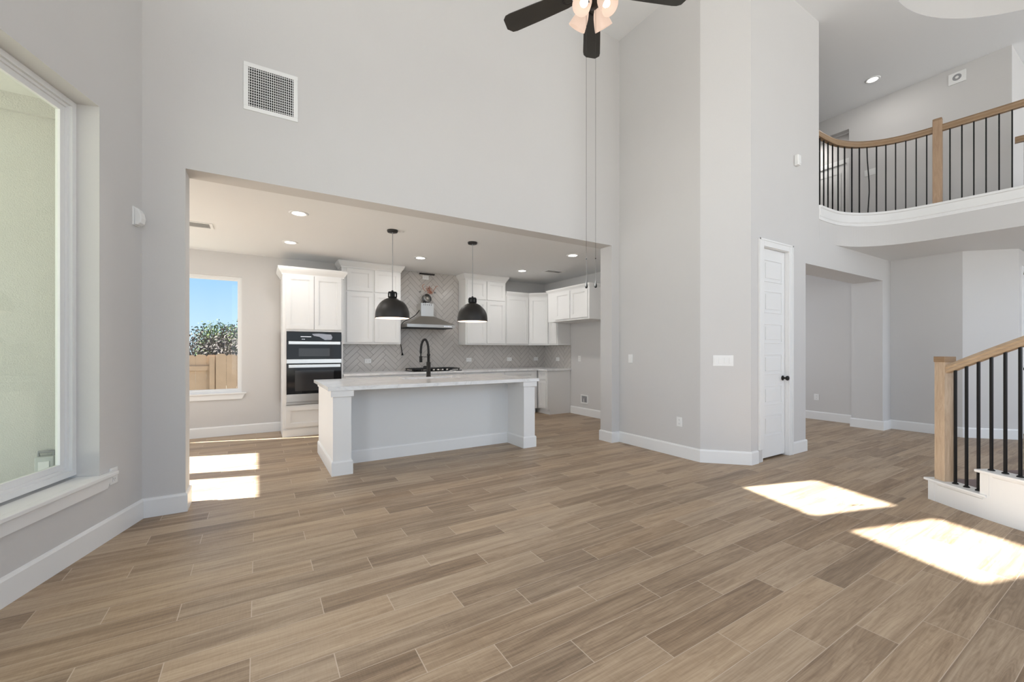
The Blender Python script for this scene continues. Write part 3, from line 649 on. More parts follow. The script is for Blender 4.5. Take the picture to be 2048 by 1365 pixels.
# faucet: spring neck curls away from the room
fx, fy = 2.07, 5.66; ca = Vector((-0.8529, 0.5221, 0))   # swings towards the left of the sink
t = thing('kitchen_faucet', 'matte black pull-down faucet standing on the island', 'faucet', (fx, fy, .92))
B = Vector((fx, fy, 0))
MB().lathe([(0, .92), (.034, .92), (.034, .930), (.030, .932), (.030, 1.125), (.024, 1.13), (0.0, 1.13)], (fx, fy, 0), 24).build('faucet_body', 'black', t)
MB().lathe([(.019, 1.125), (.019, 1.215), (.023, 1.218), (.023, 1.245), (.016, 1.25)], (fx, fy, 0), 16).build('riser_pipe', 'black', t)
arc = []
for k in range(25):
    a = PI*k/24; arc.append(B+ca*(.055-.055*math.cos(a))+Vector((0, 0, 1.25+.0+.20*math.sin(a)**.85 if k else 1.25)))
arc = [B+Vector((0, 0, 1.215))]+arc
MB().tube([p for p in arc[:-1]]+[arc[-1]+Vector((0, 0, .06)) if False else arc[-1]], .0165, 12).build('spring_hose', 'black', t)
MB().tube([B+ca*.110+Vector((0, 0, z)) for z in (1.26, 1.20)], .009, 10).build('hose_collar', 'black', t)
MB().tube([B+ca*.110+Vector((0, 0, z)) for z in (1.30, 1.215, 1.212, 1.125)], [.008, .008, .021, .021], 14).build('spray_head', 'black', t)
MB().tube([B+Vector((0, 0, 1.20)), B+ca*.110+Vector((0, 0, 1.205))], .004, 8).build('support_arm', 'black', t)
MB().tube([B+Vector((0, 0, 1.06)), B+ca*.06+Vector((0, 0, 1.062)), B+ca*.075+Vector((0, 0, 1.055))], [.013, .013, .009], 12).build('faucet_handle', 'black', t)

# cooktop
t = thing('gas_cooktop', 'black gas cooktop set in the worktop under the hood', 'cooktop', (2.76, 7.3, .918))
MB().box(2.30, 3.22, 7.03, 7.54, .919, .932).build('cooktop_surface', 'ovenglass', t, bevel=.003)
for gx in (2.31, 2.62, 2.91):
    g = MB()
    w = .30 if gx != 2.62 else .28
    for yy in (7.12, 7.52): g.box(gx, gx+w, yy-.008, yy+.008, .952, .968)
    for xx in (gx+.008, gx+w-.008): g.box(xx-.008, xx+.008, 7.12, 7.52, .952, .968)
    for yy in (7.22, 7.32, 7.42): g.box(gx, gx+w, yy-.005, yy+.005, .955, .970)
    g.box(gx+w/2-.005, gx+w/2+.005, 7.12, 7.52, .955, .970)
    for xx in (gx+.012, gx+w-.012):
        for yy in (7.13, 7.51): g.box(xx-.008, xx+.008, yy-.008, yy+.008, .932, .955)
    g.build('burner_grate', 'iron', t)
for bx, by in ((2.45, 7.22), (2.45, 7.43), (2.76, 7.34), (3.06, 7.22), (3.06, 7.43)):
    MB().lathe([(0, .932), (.045, .932), (.045, .944), (.03, .95), (0, .95)], (bx, by, 0), 18).build('burner', 'iron', t)
for k in range(5):
    MB().lathe([(0, .932), (.019, .932), (.021, .938), (.018, .958), (0, .962)], (2.60+k*.085, 7.075, 0), 18).build('control_knob', 'steel', t)

# hood
t = thing('range_hood', 'stainless pyramid range hood on the herringbone wall', 'range hood', (2.665, 7.4, 1.7))
hx0, hx1, hy0, hy1 = 2.215, 3.125, 7.12, 7.608
MB().box(hx0, hx1, hy0, hy1, 1.705, 1.760).build('hood_rim', 'steeldark', t)
a0, a1, c0_, z2 = 2.545, 2.80, 7.36, 1.925
v = [(hx0, hy0, 1.760), (hx1, hy0, 1.760), (hx1, hy1, 1.760), (hx0, hy1, 1.760), (a0, c0_, z2), (a1, c0_, z2), (a1, hy1, z2), (a0, hy1, z2)]
MB().add(v, [(0, 1, 5, 4), (1, 2, 6, 5), (2, 3, 7, 6), (3, 0, 4, 7), (4, 5, 6, 7)]).build('hood_canopy', 'steeldark', t)
MB().box(a0+.005, a1-.005, c0_+.005, hy1, 1.925, 2.165).build('hood_chimney', 'steel', t)
for k in range(5): MB().box(2.60+k*.035, 2.608+k*.035, c0_+.003, c0_+.005, 2.125, 2.150).build('chimney_slot', 'dark', t)
for k in range(6): MB().box(2.90+k*.026, 2.915+k*.026, hy0-.002, hy0, 1.722, 1.742).build('hood_button', 'display', t)
b = MB().box(hx0+.04, hx1-.04, hy0+.04, hy1-.03, 1.694, 1.706); b.build('filter_panel', 'iron', t)
t = thing('flexible_duct', 'crumpled foil duct collar sticking up from the hood', 'duct', (2.70, 7.46, 2.165))
Rm = Matrix.Rotation(math.radians(72), 3, 'X') @ Matrix.Rotation(math.radians(14), 3, 'Y')
pr = [(.070, .0)]
for k in range(7): pr += [(.088, .008+k*.011), (.078, .013+k*.011)]
MB().lathe(pr, (2.69, 7.52, 2.252), 24, mtx=Rm, capa=False).build('foil_sleeve', 'foil', t)
MB().lathe([(0, .02), (.07, .02)], (2.69, 7.52, 2.252), 24, mtx=Rm).build('duct_inside', 'steeldark', t)
MB().lathe([(.0, .080), (.03, .080), (.03, .086), (.0, .087)], (2.69, 7.52, 2.252), 16, mtx=Rm).build('damper_hub', 'steel', t)
MB().box(2.63, 2.75, 7.45, 7.56, 2.165, 2.185).build('duct_flange', 'steel', t)
pts = [(2.655, 7.40, 2.165), (2.62, 7.42, 2.185), (2.557, 7.46, 2.05), (2.50, 7.48, 1.965), (2.443, 7.49, 1.915), (2.36, 7.49, 1.865), (2.293, 7.48, 1.805), (2.262, 7.48, 1.74), (2.258, 7.50, 1.67), (2.262, 7.55, 1.58), (2.268, 7.57, 1.487), (2.284, 7.58, 1.38), (2.302, 7.585, 1.29), (2.310, 7.585, 1.245)]
pts = [(x-.042 if 1.0 < z < 1.83 else x, y, z) for x, y, z in pts]
sm = []
for i in range(len(pts)-1):
    p0, p1, p2, p3 = [Vector(pts[max(0, min(len(pts)-1, i+k))]) for k in (-1, 0, 1, 2)]
    for k in range(5):
        u = k/5; sm.append(.5*((2*p1)+(p2-p0)*u+(2*p0-5*p1+4*p2-p3)*u*u+(3*p1-p0-3*p2+p3)*u**3))
sm.append(Vector(pts[-1]))
t = thing('power_cord', 'black power cord hanging unplugged from the range hood', 'power cord', pts[-1])
MB().tube(sm, .0072, 8).build('cable', 'black', t)
px, py, pz = pts[-1]
MB().tube([(px, py, pz+.004), (px+.003, py, pz-.02), (px+.004, py, pz-.045)], [.007, .015, .021], 10).build('plug', 'black', t)
b = MB().box(px-.010, px-.006, py-.003, py+.003, pz-.06, pz-.045).box(px+.012, px+.016, py-.003, py+.003, pz-.06, pz-.045); b.build('plug_prong', 'satin', t)
# loose wiring and wall slot above the hood
t = thing('wiring_bundle', 'loose copper wiring sticking out of the tile above the hood', 'wires', (2.76, 7.60, 2.41))
rr = random.Random(3)
for k in range(9):
    a = Vector((2.67+rr.random()*.2, 7.605, 2.40+rr.random()*.03)); p = [a]
    for q in range(6):
        p.append(p[-1]+Vector((rr.uniform(-.045, .045), rr.uniform(-.02, .0) if q < 3 else rr.uniform(0, .012), rr.uniform(-.035, .045))))
    p = [Vector((q.x, min(q.y, 7.603), q.z)) for q in p]
    MB().tube(p, .0045, 6).build('wire', 'copper', t)
for xx in (2.615, 2.905): MB().lathe([(0, 0), (.014, 0), (.014, .03), (0, .03)], (xx, 7.606, 2.405), 12, mtx=Matrix.Rotation(PI/2, 3, 'X')).build('wire_cap', 'greyplastic', t)
o = MB().box(2.60, 2.90, 7.594, 7.611, 2.735, 2.762).build('duct_slot', 'bronze'); tag(o, 'dark strip for the duct slot in the tile just under the ceiling', 'duct slot')  # raised dark strip stands for the open duct slot

# ------------------------------------------------------------------ pendants
def pendant(x, y, label):
    t = thing('pendant_lamp', label, 'pendant lamp', (x, y, KC), 'black dome pendants over the island')
    MB().lathe([(0, KC), (.064, KC), (.066, KC-.008), (.060, KC-.026), (0, KC-.026)], (x, y, 0), 32).build('ceiling_canopy', 'bronze', t)
    MB().tube([(x, y, KC-.026), (x, y, 2.035)], .0042, 8).build('pendant_cord', 'greyplastic', t)
    b = MB().lathe([(0, 2.040), (.012, 2.035), (.014, 2.02), (.050, 2.018), (.052, 2.010), (.052, 2.004)], (x, y, 0), 28)
    b.lathe([(.054, 1.958), (.054, 1.948), (.035, 1.948)], (x, y, 0), 28)
    for k in range(8):
        a = 2*PI*k/8+.2; p = Vector((x+.050*math.cos(a), y+.050*math.sin(a), 0)); b.tube([p+Vector((0, 0, 2.006)), p+Vector((0, 0, 1.952))], .0075, 6)
    b.lathe([(.022, 2.01), (.022, 1.95)], (x, y, 0), 20)
    b.build('socket_cage', 'black', t)
    out = [(.045, 1.950)]+[(.205*math.sin(a), 1.725+.222*math.cos(a)) for a in [math.radians(14+4*k) for k in range(20)]]+[(.206, 1.700), (.206, 1.692)]
    MB().lathe(out, (x, y, 0), 48).build('lamp_shade', 'bronze', t)
    inn = [(r-.003, z-.003) for r, z in out[:-1]]+[(.203, 1.692)]
    MB().lathe(inn[::-1], (x, y, 0), 48).build('shade_lining', 'shadein', t)
    MB().lathe([(.202, 1.692), (.207, 1.692), (.207, 1.697)], (x, y, 0), 48).build('shade_rim', 'bronze', t)
    MB().lathe([(0, 1.76), (.022, 1.765), (.032, 1.79), (.028, 1.82), (.015, 1.85), (.014, 1.88), (0, 1.885)], (x, y, 0), 20).build('light_bulb', 'bulb', t)
    l = bpy.data.lights.new('pendant_glow', 'POINT'); l.energy = 3.5; l.color = (1, .84, .70); l.shadow_soft_size = .04
    o = bpy.data.objects.new('pendant_glow', l); C.objects.link(o); o.parent = t; o.location = (0, 0, 1.735-KC)
pendant(1.415, 5.14, 'black dome pendant lamp, nearer the oven, hanging over the island')
pendant(2.510, 5.14, 'black dome pendant lamp, nearer the fridge space, hanging over the island')

# ------------------------------------------------------------------ recessed lights
def downlight(x, y, z, label, grp='recessed kitchen ceiling lights', watt=6):
    t = thing('recessed_light', label, 'ceiling light', (x, y, z), grp)
    MB().lathe([(.098, z), (.098, z-.004), (.088, z-.010), (.066, z-.006), (.066, z)], (x, y, 0), 32).build('trim_ring', 'plastic', t)
    MB().lathe([(0, z-.0045), (.066, z-.0045)], (x, y, 0), 32).build('light_lens', 'lens', t)
    l = bpy.data.lights.new('downlight_beam', 'AREA'); l.shape = 'DISK'; l.size = .13; l.energy = watt; l.color = (1, .97, .93)
    o = bpy.data.objects.new('downlight_beam', l); C.objects.link(o); o.parent = t; o.location = (0, 0, -.012)
downlight(.374, 5.03, KC, 'round recessed ceiling light nearest the great room, left in the kitchen')
downlight(.374, 6.445, KC, 'round recessed ceiling light in front of the oven tower')
downlight(2.22, 6.445, KC, 'round recessed ceiling light in front of the range hood')
downlight(4.20, 6.50, KC, 'round recessed ceiling light near the kitchen corner and the ceiling vent')
downlight(4.19, 5.03, KC, 'round recessed ceiling light nearest the fridge space')
downlight(8.50, 2.68, TC, 'round recessed light in the upstairs ceiling above the balcony', 'recessed landing light', 5)
downlight(9.8, 4.3, TC, 'unseen round light added to brighten the upstairs hallway behind the opening', 'added hallway light', 10)  # hidden lamp added to lighten the dark hallway upstairs

# ------------------------------------------------------------------ vents
t = thing('wall_vent', 'large white grid air return high on the main wall', 'air vent', (.10, 4.225, 3.57))
VF = ((0, 4.225), (1, 0), (0, -1)); v0, v1, vz0, vz1 = -.108, .307, 3.365, 3.775
b = MB().obox(VF, v0, v1, vz0, vz0+.036, 0, .008).obox(VF, v0, v1, vz1-.036, vz1, 0, .008).obox(VF, v0, v0+.036, vz0+.036, vz1-.036, 0, .008).obox(VF, v1-.036, v1, vz0+.036, vz1-.036, 0, .008)
b.build('vent_frame', 'plastic', t, bevel=.002)
MB().obox(VF, v0+.03, v1-.03, vz0+.03, vz1-.03, 0.0005, .001).build('vent_backing', 'dark', t)
b = MB(); w = (v1-v0-.072)
for k in range(21): u = v0+.036+w*(k+.5)/21; b.obox(VF, u-.0022, u+.0022, vz0+.036, vz1-.036, .003, .007)
for k in range(15): z = vz0+.036+(vz1-vz0-.072)*(k+.5)/15; b.obox(VF, v0+.036, v1-.036, z-.0017, z+.0017, .001, .005)
b.build('vent_grid', 'plastic', t)
def ceil_vent(x, y, w, h, label):
    t = thing('ceiling_vent', label, 'air vent', (x, y, KC), 'kitchen ceiling vents')
    z = KC
    b = MB().box(x-w/2, x+w/2, y-h/2, y-h/2+.03, z-.008, z).box(x-w/2, x+w/2, y+h/2-.03, y+h/2, z-.008, z).box(x-w/2, x-w/2+.03, y-h/2+.03, y+h/2-.03, z-.008, z).box(x+w/2-.03, x+w/2, y-h/2+.03, y+h/2-.03, z-.008, z)
    b.build('vent_frame', 'plastic', t); MB().box(x-w/2+.02, x+w/2-.02, y-h/2+.02, y+h/2-.02, z-.002, z-.001).build('vent_backing', 'dark', t)
    b = MB()
    n = int((h-.06)/.022)
    for k in range(n): yy = y-h/2+.03+(h-.06)*(k+.5)/n; b.box(x-w/2+.03, x+w/2-.03, yy-.003, yy+.002, z-.004, z-.0025)
    b.build('vent_louvre', 'plastic', t)
ceil_vent(-.64, 6.10, .36, .26, 'white louvred vent in the nook ceiling at the opening edge')
ceil_vent(4.74, 6.25, .40, .20, 'white louvred vent in the ceiling near the fridge space')

# ------------------------------------------------------------------ switches and outlets
def plate(name, label, cat, fr, u0, u1, z0, z1, n, kind, grp=None, horiz=False):
    (ox, oy), (ux, uy), (nx, ny) = fr; um = (u0+u1)/2; t = thing(name, label, cat, (ox+ux*um, oy+uy*um, (z0+z1)/2), grp)
    MB().obox(fr, u0, u1, z0, z1, 0, .006).build('cover_plate', 'plastic', t, bevel=.002)
    for k in range(n):
        if kind == 'switch':
            c = u0+(u1-u0)*(k+.5)/n; h = (z1-z0)
            MB().obox(fr, c-.0165, c+.0165, z0+h*.23, z1-h*.23, .006, .010).build('rocker', 'plastic', t, bevel=.001)
        else:
            if horiz: c = u0+(u1-u0)*(.3+.4*k); bx = (c-.018, c+.018, (z0+z1)/2-.015, (z0+z1)/2+.015)
            else: c = z0+(z1-z0)*(.3+.4*k); bx = (um-.015, um+.015, c-.018, c+.018)
            f = MB().obox(fr, *bx, .006, .009).build('receptacle', 'plastic', t, bevel=.001)
            cu, cz = (bx[0]+bx[1])/2, (bx[2]+bx[3])/2
            s = MB()
            if horiz: s.obox(fr, cu-.006, cu+.004, cz-.008, cz-.005, .009, .0096).obox(fr, cu-.006, cu+.004, cz+.005, cz+.008, .009, .0096)
            else: s.obox(fr, cu-.008, cu-.005, cz-.004, cz+.006, .009, .0096).obox(fr, cu+.005, cu+.008, cz-.004, cz+.006, .009, .0096)
            s.obox(fr, cu-.002, cu+.002, cz-.012, cz-.008, .009, .0096)
            s.build('slots', 'greyplastic', f)
plate('wall_outlet', 'white outlet on the left wall beside the window sill', 'outlet', LFR, .288, .366, .368, .482, 2, 'outlet')
RF = ((4.37, 0), (0, -1), (-1, 0))
plate('light_switch', 'single white light switch on the wall right of the kitchen opening', 'light switch', RF, -4.05, -3.972, 1.125, 1.240, 1, 'switch')
plate('wall_outlet', 'white outlet low on the wall right of the kitchen opening', 'outlet', RF, -3.275, -3.197, .370, .485, 2, 'outlet')
SF = ((4.37, 2.96), (dq, -dq), (-dq, -dq))
plate('light_switch', 'wide four-gang white light switch on the angled wall', 'light switch', SF, .135, .350, 1.115, 1.240, 4, 'switch')
HF = ((8.93, 0), (0, -1), (-1, 0))
plate('wall_outlet', 'white outlet low in the hallway behind the arch', 'outlet', HF, -3.69, -3.61, .36, .475, 2, 'outlet')
TF = ((0, 7.611), (1, 0), (0, -1)); g = 'outlets along the tile backsplash'
for u, lb in ((1.66, 'white outlet on the backsplash between oven tower and hood'), (3.635, 'white outlet on the backsplash just right of the cooktop'), (4.59, 'white outlet on the backsplash under the single-door cabinet'), (5.28, 'white outlet on the backsplash closest to the kitchen corner')):
    plate('wall_outlet', lb, 'outlet', TF, u-.058, u+.058, 1.065, 1.142, 2, 'outlet', g, True)
FF = ((5.512, 0), (0, -1), (-1, 0))
plate('wall_outlet', 'white outlet on the side backsplash right of the corner', 'outlet', FF, -7.17, -7.055, 1.065, 1.142, 2, 'outlet', g, True)
plate('wall_outlet', 'white outlet high on the tile above the hood wiring', 'outlet', TF, 2.665, 2.785, 2.645, 2.72, 2, 'outlet', None, True)
GF = ((5.52, 0), (0, -1), (-1, 0))
plate('wall_outlet', 'white outlet on the bare wall of the fridge space', 'outlet', GF, -6.45, -6.372, 1.07, 1.185, 2, 'outlet')
t = thing('water_supply_box', 'white recessed water supply box low in the fridge space', 'supply box', (5.52, 6.26, .32))
b = MB().obox(GF, -6.365, -6.155, .235, .262, 0, .01).obox(GF, -6.365, -6.155, .385, .412, 0, .01).obox(GF, -6.365, -6.338, .262, .385, 0, .01).obox(GF, -6.182, -6.155, .262, .385, 0, .01)
b.build('box_frame', 'plastic', t, bevel=.002)
MB().obox(GF, -6.34, -6.18, .26, .387, .0005, .0015).build('box_recess', 'greyplastic', t)
MB().tube([(5.505, 6.26, .27), (5.505, 6.26, .33)], .010, 10).tube([(5.505, 6.26, .33), (5.49, 6.23, .345)], .008, 8).build('shutoff_valve', 'satin', t)
UW = ((9.23, 0), (0, -1), (-1, 0))
plate('light_switch', 'three-gang white light switch on the upstairs wall behind balusters', 'light switch', UW, -3.03, -2.86, 4.39, 4.50, 3, 'switch')
t = thing('wall_speaker', 'square white wall speaker high on the upstairs wall', 'wall speaker', (9.23, 1.87, 5.52))
MB().obox(UW, -1.97, -1.78, 5.43, 5.60, 0, .02).build('speaker_plate', 'plastic', t, bevel=.004)
MB().lathe([(.020, .02), (.034, .022), (.044, .024), (.050, .02)], (9.23, 1.875, 5.52), 24, mtx=Matrix(((0, 0, -1), (1, 0, 0), (0, -1, 0)))).build('speaker_ring', 'greyplastic', t)
MB().lathe([(0, .022), (.018, .021)], (9.23, 1.875, 5.52), 24, mtx=Matrix(((0, 0, -1), (1, 0, 0), (0, -1, 0)))).build('speaker_centre', 'plastic', t)
# motion sensors
t = thing('motion_sensor', 'white motion sensor on the left wall near the corner', 'sensor', (-.79, 4.15, 2.31), 'corner motion sensors')
MB().obox(LFR, .045, .125, 2.235, 2.375, 0, .010).build('mount_plate', 'plastic', t, bevel=.003)
b = MB(); (ox, oy), (ux, uy), (nx, ny) = LFR
pf = [(.010, 2.365), (.030, 2.36), (.048, 2.33), (.055, 2.29), (.048, 2.255), (.030, 2.24), (.010, 2.24)]
v = [(ox+ux*u+nx*w, oy+uy*u+ny*w, z) for u in (.055, .115) for w, z in pf]; n = len(pf)
b.add(v, [tuple(range(n)), tuple(range(n, 2*n))[::-1]]+[(i, i+n, (i+1) % n+n, (i+1) % n) for i in range(n)]); b.build('sensor_head', 'plastic', t, bevel=.006)
t = thing('motion_sensor', 'white boxy motion sensor high on the wall above the pantry door', 'sensor', (5.77, 2.585, 3.68), 'corner motion sensors')
MB().box(5.72, 5.80, 2.535, 2.585, 3.61, 3.74).build('sensor_head', 'plastic', t, bevel=.010)
MB().box(5.735, 5.785, 2.530, 2.537, 3.625, 3.665).build('sensor_lens', 'plastic', t, bevel=.002)

# ------------------------------------------------------------------ ceiling fan
FX, FY, FZ = 1.973, 2.153, 3.80
t = thing('ceiling_fan', 'dark five-blade ceiling fan with four lit frosted shades', 'ceiling fan', (FX, FY, TC))
MB().lathe([(0, TC), (.075, TC), (.078, TC-.02), (.055, TC-.07), (0, TC-.075)], (FX, FY, 0), 28).build('ceiling_mount', 'black', t)
MB().tube([(FX, FY, TC-.07), (FX, FY, FZ+.15)], .013, 12).build('downrod', 'black', t)
MB().lathe([(0, FZ+.16), (.04, FZ+.155), (.09, FZ+.12), (.115, FZ+.07), (.118, FZ+.02), (.10, FZ-.015), (0, FZ-.02)], (FX, FY, 0), 36).build('motor_housing', 'bronze', t)
fwd, rgt = Vector((math.cos(HEAD), math.sin(HEAD), 0)), Vector((math.sin(HEAD), -math.cos(HEAD), 0))
for k in range(5):
    a = math.radians(80+72*k); d = rgt*math.cos(a)+fwd*math.sin(a); s = Vector((-d.y, d.x, 0)); o = Vector((FX, FY, FZ))
    b = MB(); tilt = math.radians(12)
    prof = [(.155, .050), (.20, .058), (.40, .066), (.62, .071), (.655, .066), (.680, .045)]
    sd_ = s*math.cos(tilt)+Vector((0, 0, math.sin(tilt))); up = Vector((0, 0, 1))
    top = [o+d*r+sd_*w for r, w in prof]+[o+d*(.688 if i == 0 else r)-sd_*(w if i else .030) for i, (r, w) in enumerate([(.683, .03)]+prof[::-1][1:])]
    n = len(top); b.add(top+[p-up*.006 for p in top], [tuple(range(n)), tuple(range(n, 2*n))[::-1]]+[(i, i+n, (i+1) % n+n, (i+1) % n) for i in range(n)])
    bl = b.build('fan_blade', 'blade', t)
    b = MB()
    for q in (-1, 1): b.tube([o+d*.09+s*.01*q-up*.01, o+d*.14+s*.03*q-up*.012, o+d*.20+s*.028*q-up*.008, o+d*.225-up*.008], .006, 8)
    b.build('blade_iron', 'bronze', bl)
MB().lathe([(0, FZ-.018), (.065, FZ-.02), (.070, FZ-.05), (.062, FZ-.095), (.035, FZ-.125), (0, FZ-.13)], (FX, FY, 0), 28).build('light_kit', 'bronze', t)
for k in range(4):
    a = math.radians(45+90*k); d = rgt*math.cos(a)+fwd*math.sin(a); ax = (d*.62+Vector((0, 0, -.78))).normalized()
    p0 = Vector((FX, FY, FZ-.085))+d*.045
    MB().tube([p0, p0+ax*.03], .018, 12).build('lamp_socket', 'bronze', t)
    q = ax.to_track_quat('Z', 'Y').to_matrix()
    sh = MB().lathe([(.024, .0), (.036, .02), (.046, .045), (.056, .085), (.064, .125)], p0+ax*.022, 32, mtx=q).lathe([(.0625, .125), (.054, .085), (.044, .045), (.034, .02)], p0+ax*.022, 32, mtx=q).lathe([(.0625, .125), (.064, .125)], p0+ax*.022, 32, mtx=q).build('lamp_shade', 'frosted', t)
    MB().lathe([(0, .012), (.012, .02), (.014, .035), (.025, .06), (.027, .08), (.018, .098), (0, .103)], p0+ax*.022, 18, mtx=q).build('light_bulb', 'bulb', sh)
for u_, zz in ((1173.0, 1.772), (1191.5, 1.775)):
    w = (u_-1186)/829.2*2.866; c = Vector((FX, FY, 0))+rgt*w
    ch = MB().tube([c+Vector((0, 0, FZ-.12)), c+Vector((0, 0, zz))], .0010, 6).build('pull_chain', 'silver', t)
    MB().lathe([(0, zz+.008), (.003, zz), (.0095, zz-.028), (.010, zz-.036), (.006, zz-.044), (0, zz-.046)], (c.x, c.y, 0), 14).lathe([(0, zz+.165), (.004, zz+.162), (.004, zz+.156), (0, zz+.153)], (c.x, c.y, 0), 10).build('pull_knob', 'black', ch)

# ------------------------------------------------------------------ balcony railing
cum = [0]
for a, c in zip(BC, BC[1:]): cum.append(cum[-1]+math.dist(a, c))
def at_arc(s, inset=0.055):
    for i in range(len(BC)-1):
        if cum[i+1] >= s or i == len(BC)-2:
            k = (s-cum[i])/(cum[i+1]-cum[i]); a, c = BC[i], BC[i+1]; L = cum[i+1]-cum[i]
            dx, dy = (c[0]-a[0])/L, (c[1]-a[1])/L
            return (a[0]+dx*L*k-dy*inset, a[1]+dy*L*k+dx*inset), (dx, dy)
t = thing('balcony_railing', 'curved oak railing with black balusters along the upstairs balcony', 'railing', (7.6, 1.9, 3.24))
S = [.03, .143, .26, .38, .50, .615, .73, .845, .95, 1.055, 1.155, 1.255, 1.355, 1.455, 1.555, 1.655, 1.869, 1.975, 2.078, 2.18, 2.285, 2.387, 2.49, 2.59, 2.69, 2.79, 2.89, 2.99, 3.09, 3.19, 3.29, 3.39, 3.49]
IN = 0.03
def rail_pts(s0, s1, n): return [at_arc(s0+(s1-s0)*k/n, IN)[0] for k in range(n+1)]
RP = [(-.032, 4.205), (-.026, 4.19), (.026, 4.19), (.032, 4.205), (.030, 4.235), (.034, 4.25), (.022, 4.272), (-.022, 4.272), (-.034, 4.25), (-.030, 4.235)]
MB().sweep(rail_pts(0.005, 1.715, 40), RP).build('handrail', 'oakdark', t)
MB().sweep(rail_pts(1.80, 3.6, 24), RP).build('handrail', 'oakdark', t)
for i, s in enumerate(S):
    (x, y), d = at_arc(s, IN); h = .0065
    fr = ((x, y), d, (d[1], -d[0]))
    if i == 9:
        MB().tube([(x, y, 3.24), (x+.012, y-.012, 3.55), (x+.012, y-.010, 3.7), (x-.004, y+.004, 4.0), (x-.008, y+.008, 4.195)], .0075, 4, smooth=False).build('baluster', 'black', t)['label'] = 'slightly bent baluster'
    else: MB().obox(fr, -h, h, 3.238, 4.195, -h, h).build('baluster', 'black', t)
(x, y), d = at_arc(1.757, IN); fr = ((x, y), d, (d[1], -d[0]))
MB().obox(fr, -.045, .045, 3.236, 4.335, -.045, .045).build('newel_post', 'oakbalc', t, bevel=.004)
v = .045; MB().obox(fr, -v, v, 4.335, 4.362, -v, v).build('newel_cap', 'oakdark', t, bevel=.010)
# farther railing at the right edge of the picture
t = thing('stairwell_railing', 'short oak rail piece beyond the balcony at the picture edge', 'railing', (9.0, 1.0, UF))
R2 = [(9.235, 1.325), (9.02, 1.20), (8.93, 1.05), (8.9, .7), (8.9, .1)]
MB().sweep([(8.93, 1.26), (8.96, 1.10), (8.98, .9), (9.0, .5), (9.0, .0)], [(o, z-.03) for o, z in RP]).build('handrail', 'oakdark', t)
for k in range(8): MB().box(8.955-.007, 8.955+.007, 1.17-k*.11, 1.184-k*.11, UF-.02, 4.17).build('baluster', 'black', t)

# ------------------------------------------------------------------ staircase
SX, SY, SR = 7.43, -.56, 3.0
def sp(r, deg): a = math.radians(deg); return (SX+r*math.cos(a), SY+r*math.sin(a))
t = thing('staircase', 'curved staircase with white stringer and carpeted treads', 'stairs', (5.2, .9, 0))
NST, DA, A0, RI = 8, 7.7, 144.3, 0.185
def arcp(r, a0, a1, n): return [sp(r, a0+(a1-a0)*k/n) for k in range(n+1)]
b = MB()
for k in range(NST):
    a0, a1 = A0+DA*k, A0+DA*NST
    b.prism(arcp(SR, a0, a0+DA, 4)+arcp(SR-.13, a0+DA, a0, 4), RI*(k)*.0, RI*(k+1)-.022)
b.build('stringer', 'trim', t)
for k in range(NST):
    a0 = A0+DA*k
    MB().prism(arcp(SR-.13, a0+.3, a0+DA+.3, 4)+arcp(SR-1.35, a0+DA+.3, a0+.3, 4), 0, RI*(k+1)-.004).build('carpet_tread', 'carpet', t)
    MB().prism([sp(SR-.135, a0-.1), sp(SR-1.33, a0-.1), sp(SR-1.33, a0+.32), sp(SR-.135, a0+.32)], 0, RI*(k+1)-.02).build('riser', 'trim', t)
    z = RI*(k+1)
    MB().prism(arcp(SR+.018, a0-.55, a0+DA+(.9 if k == 0 else .9), 6)+arcp(SR-.135, a0+DA-.0, a0-.55, 6), z-.022, z).build('tread_nosing', 'trim', t, bevel=.006)
    MB().sweep(arcp(SR+.0005, a0-.05, a0+DA+.35, 5)[::-1][:-1], [(-.0, z-.040), (-.0, z-.022), (-.010, z-.022), (-.010, z-.030)]).build('cove_moulding', 'trim', t)
    MB().prism([sp(SR+.003, a0), sp(SR+.003, a0+1.1), sp(SR, a0+1.1), sp(SR, a0)], RI*k if k == 0 else z-RI, z-.022).build('corner_bead', 'trim', t)
# stair railing
t = thing('stair_railing', 'light oak newel post and handrail with black balusters on the stairs', 'railing', (5.03, 1.1, .185))
na = math.radians(145.65); nr = SR-.070; ncx, ncy = SX+nr*math.cos(na), SY+nr*math.sin(na); td = (-math.sin(na), math.cos(na))
fr = ((ncx, ncy), td, (math.cos(na), math.sin(na))); h = .044
MB().obox(fr, -h, h, .184, 1.198, -h, h).build('newel_post', 'oak', t, bevel=.003)
h = .048; MB().obox(fr, -h, h, 1.196, 1.244, -h, h).build('newel_cap', 'oakdark', t, bevel=.003)
RR = SR-.062
def rz(deg): return 1.118+(deg-147.1)*.0232
angs = [146.2+1.0*k for k in range(56)]
pth = [sp(RR, a) for a in angs]
RQ = [(-.030, .018), (-.024, .0), (.024, .0), (.030, .018), (.026, .030), (.033, .045), (.020, .070), (-.020, .070), (-.033, .045), (-.026, .030)]
MB().sweep(pth, RQ, zs=[rz(a) for a in angs]).build('handrail', 'oakrail', t)
k = 0; a = 147.54
while a < A0+DA*NST:
    stepi = int((a-A0)/DA); z0 = RI*(stepi+1); x, y = sp(RR, a); aa = math.radians(a); fr = ((x, y), (-math.sin(aa), math.cos(aa)), (math.cos(aa), math.sin(aa))); q = .0075
    bal = MB().obox(fr, -q, q, z0-.002, rz(a)+.01, -q, q).build('baluster', 'black', t)
    MB().lathe([(0, z0), (.021, z0), (.019, z0+.006), (.012, z0+.012), (0, z0+.012)], (x, y, 0), 14).build('baluster_shoe', 'black', bal)
    k += 1; a = 147.54+1.65*k

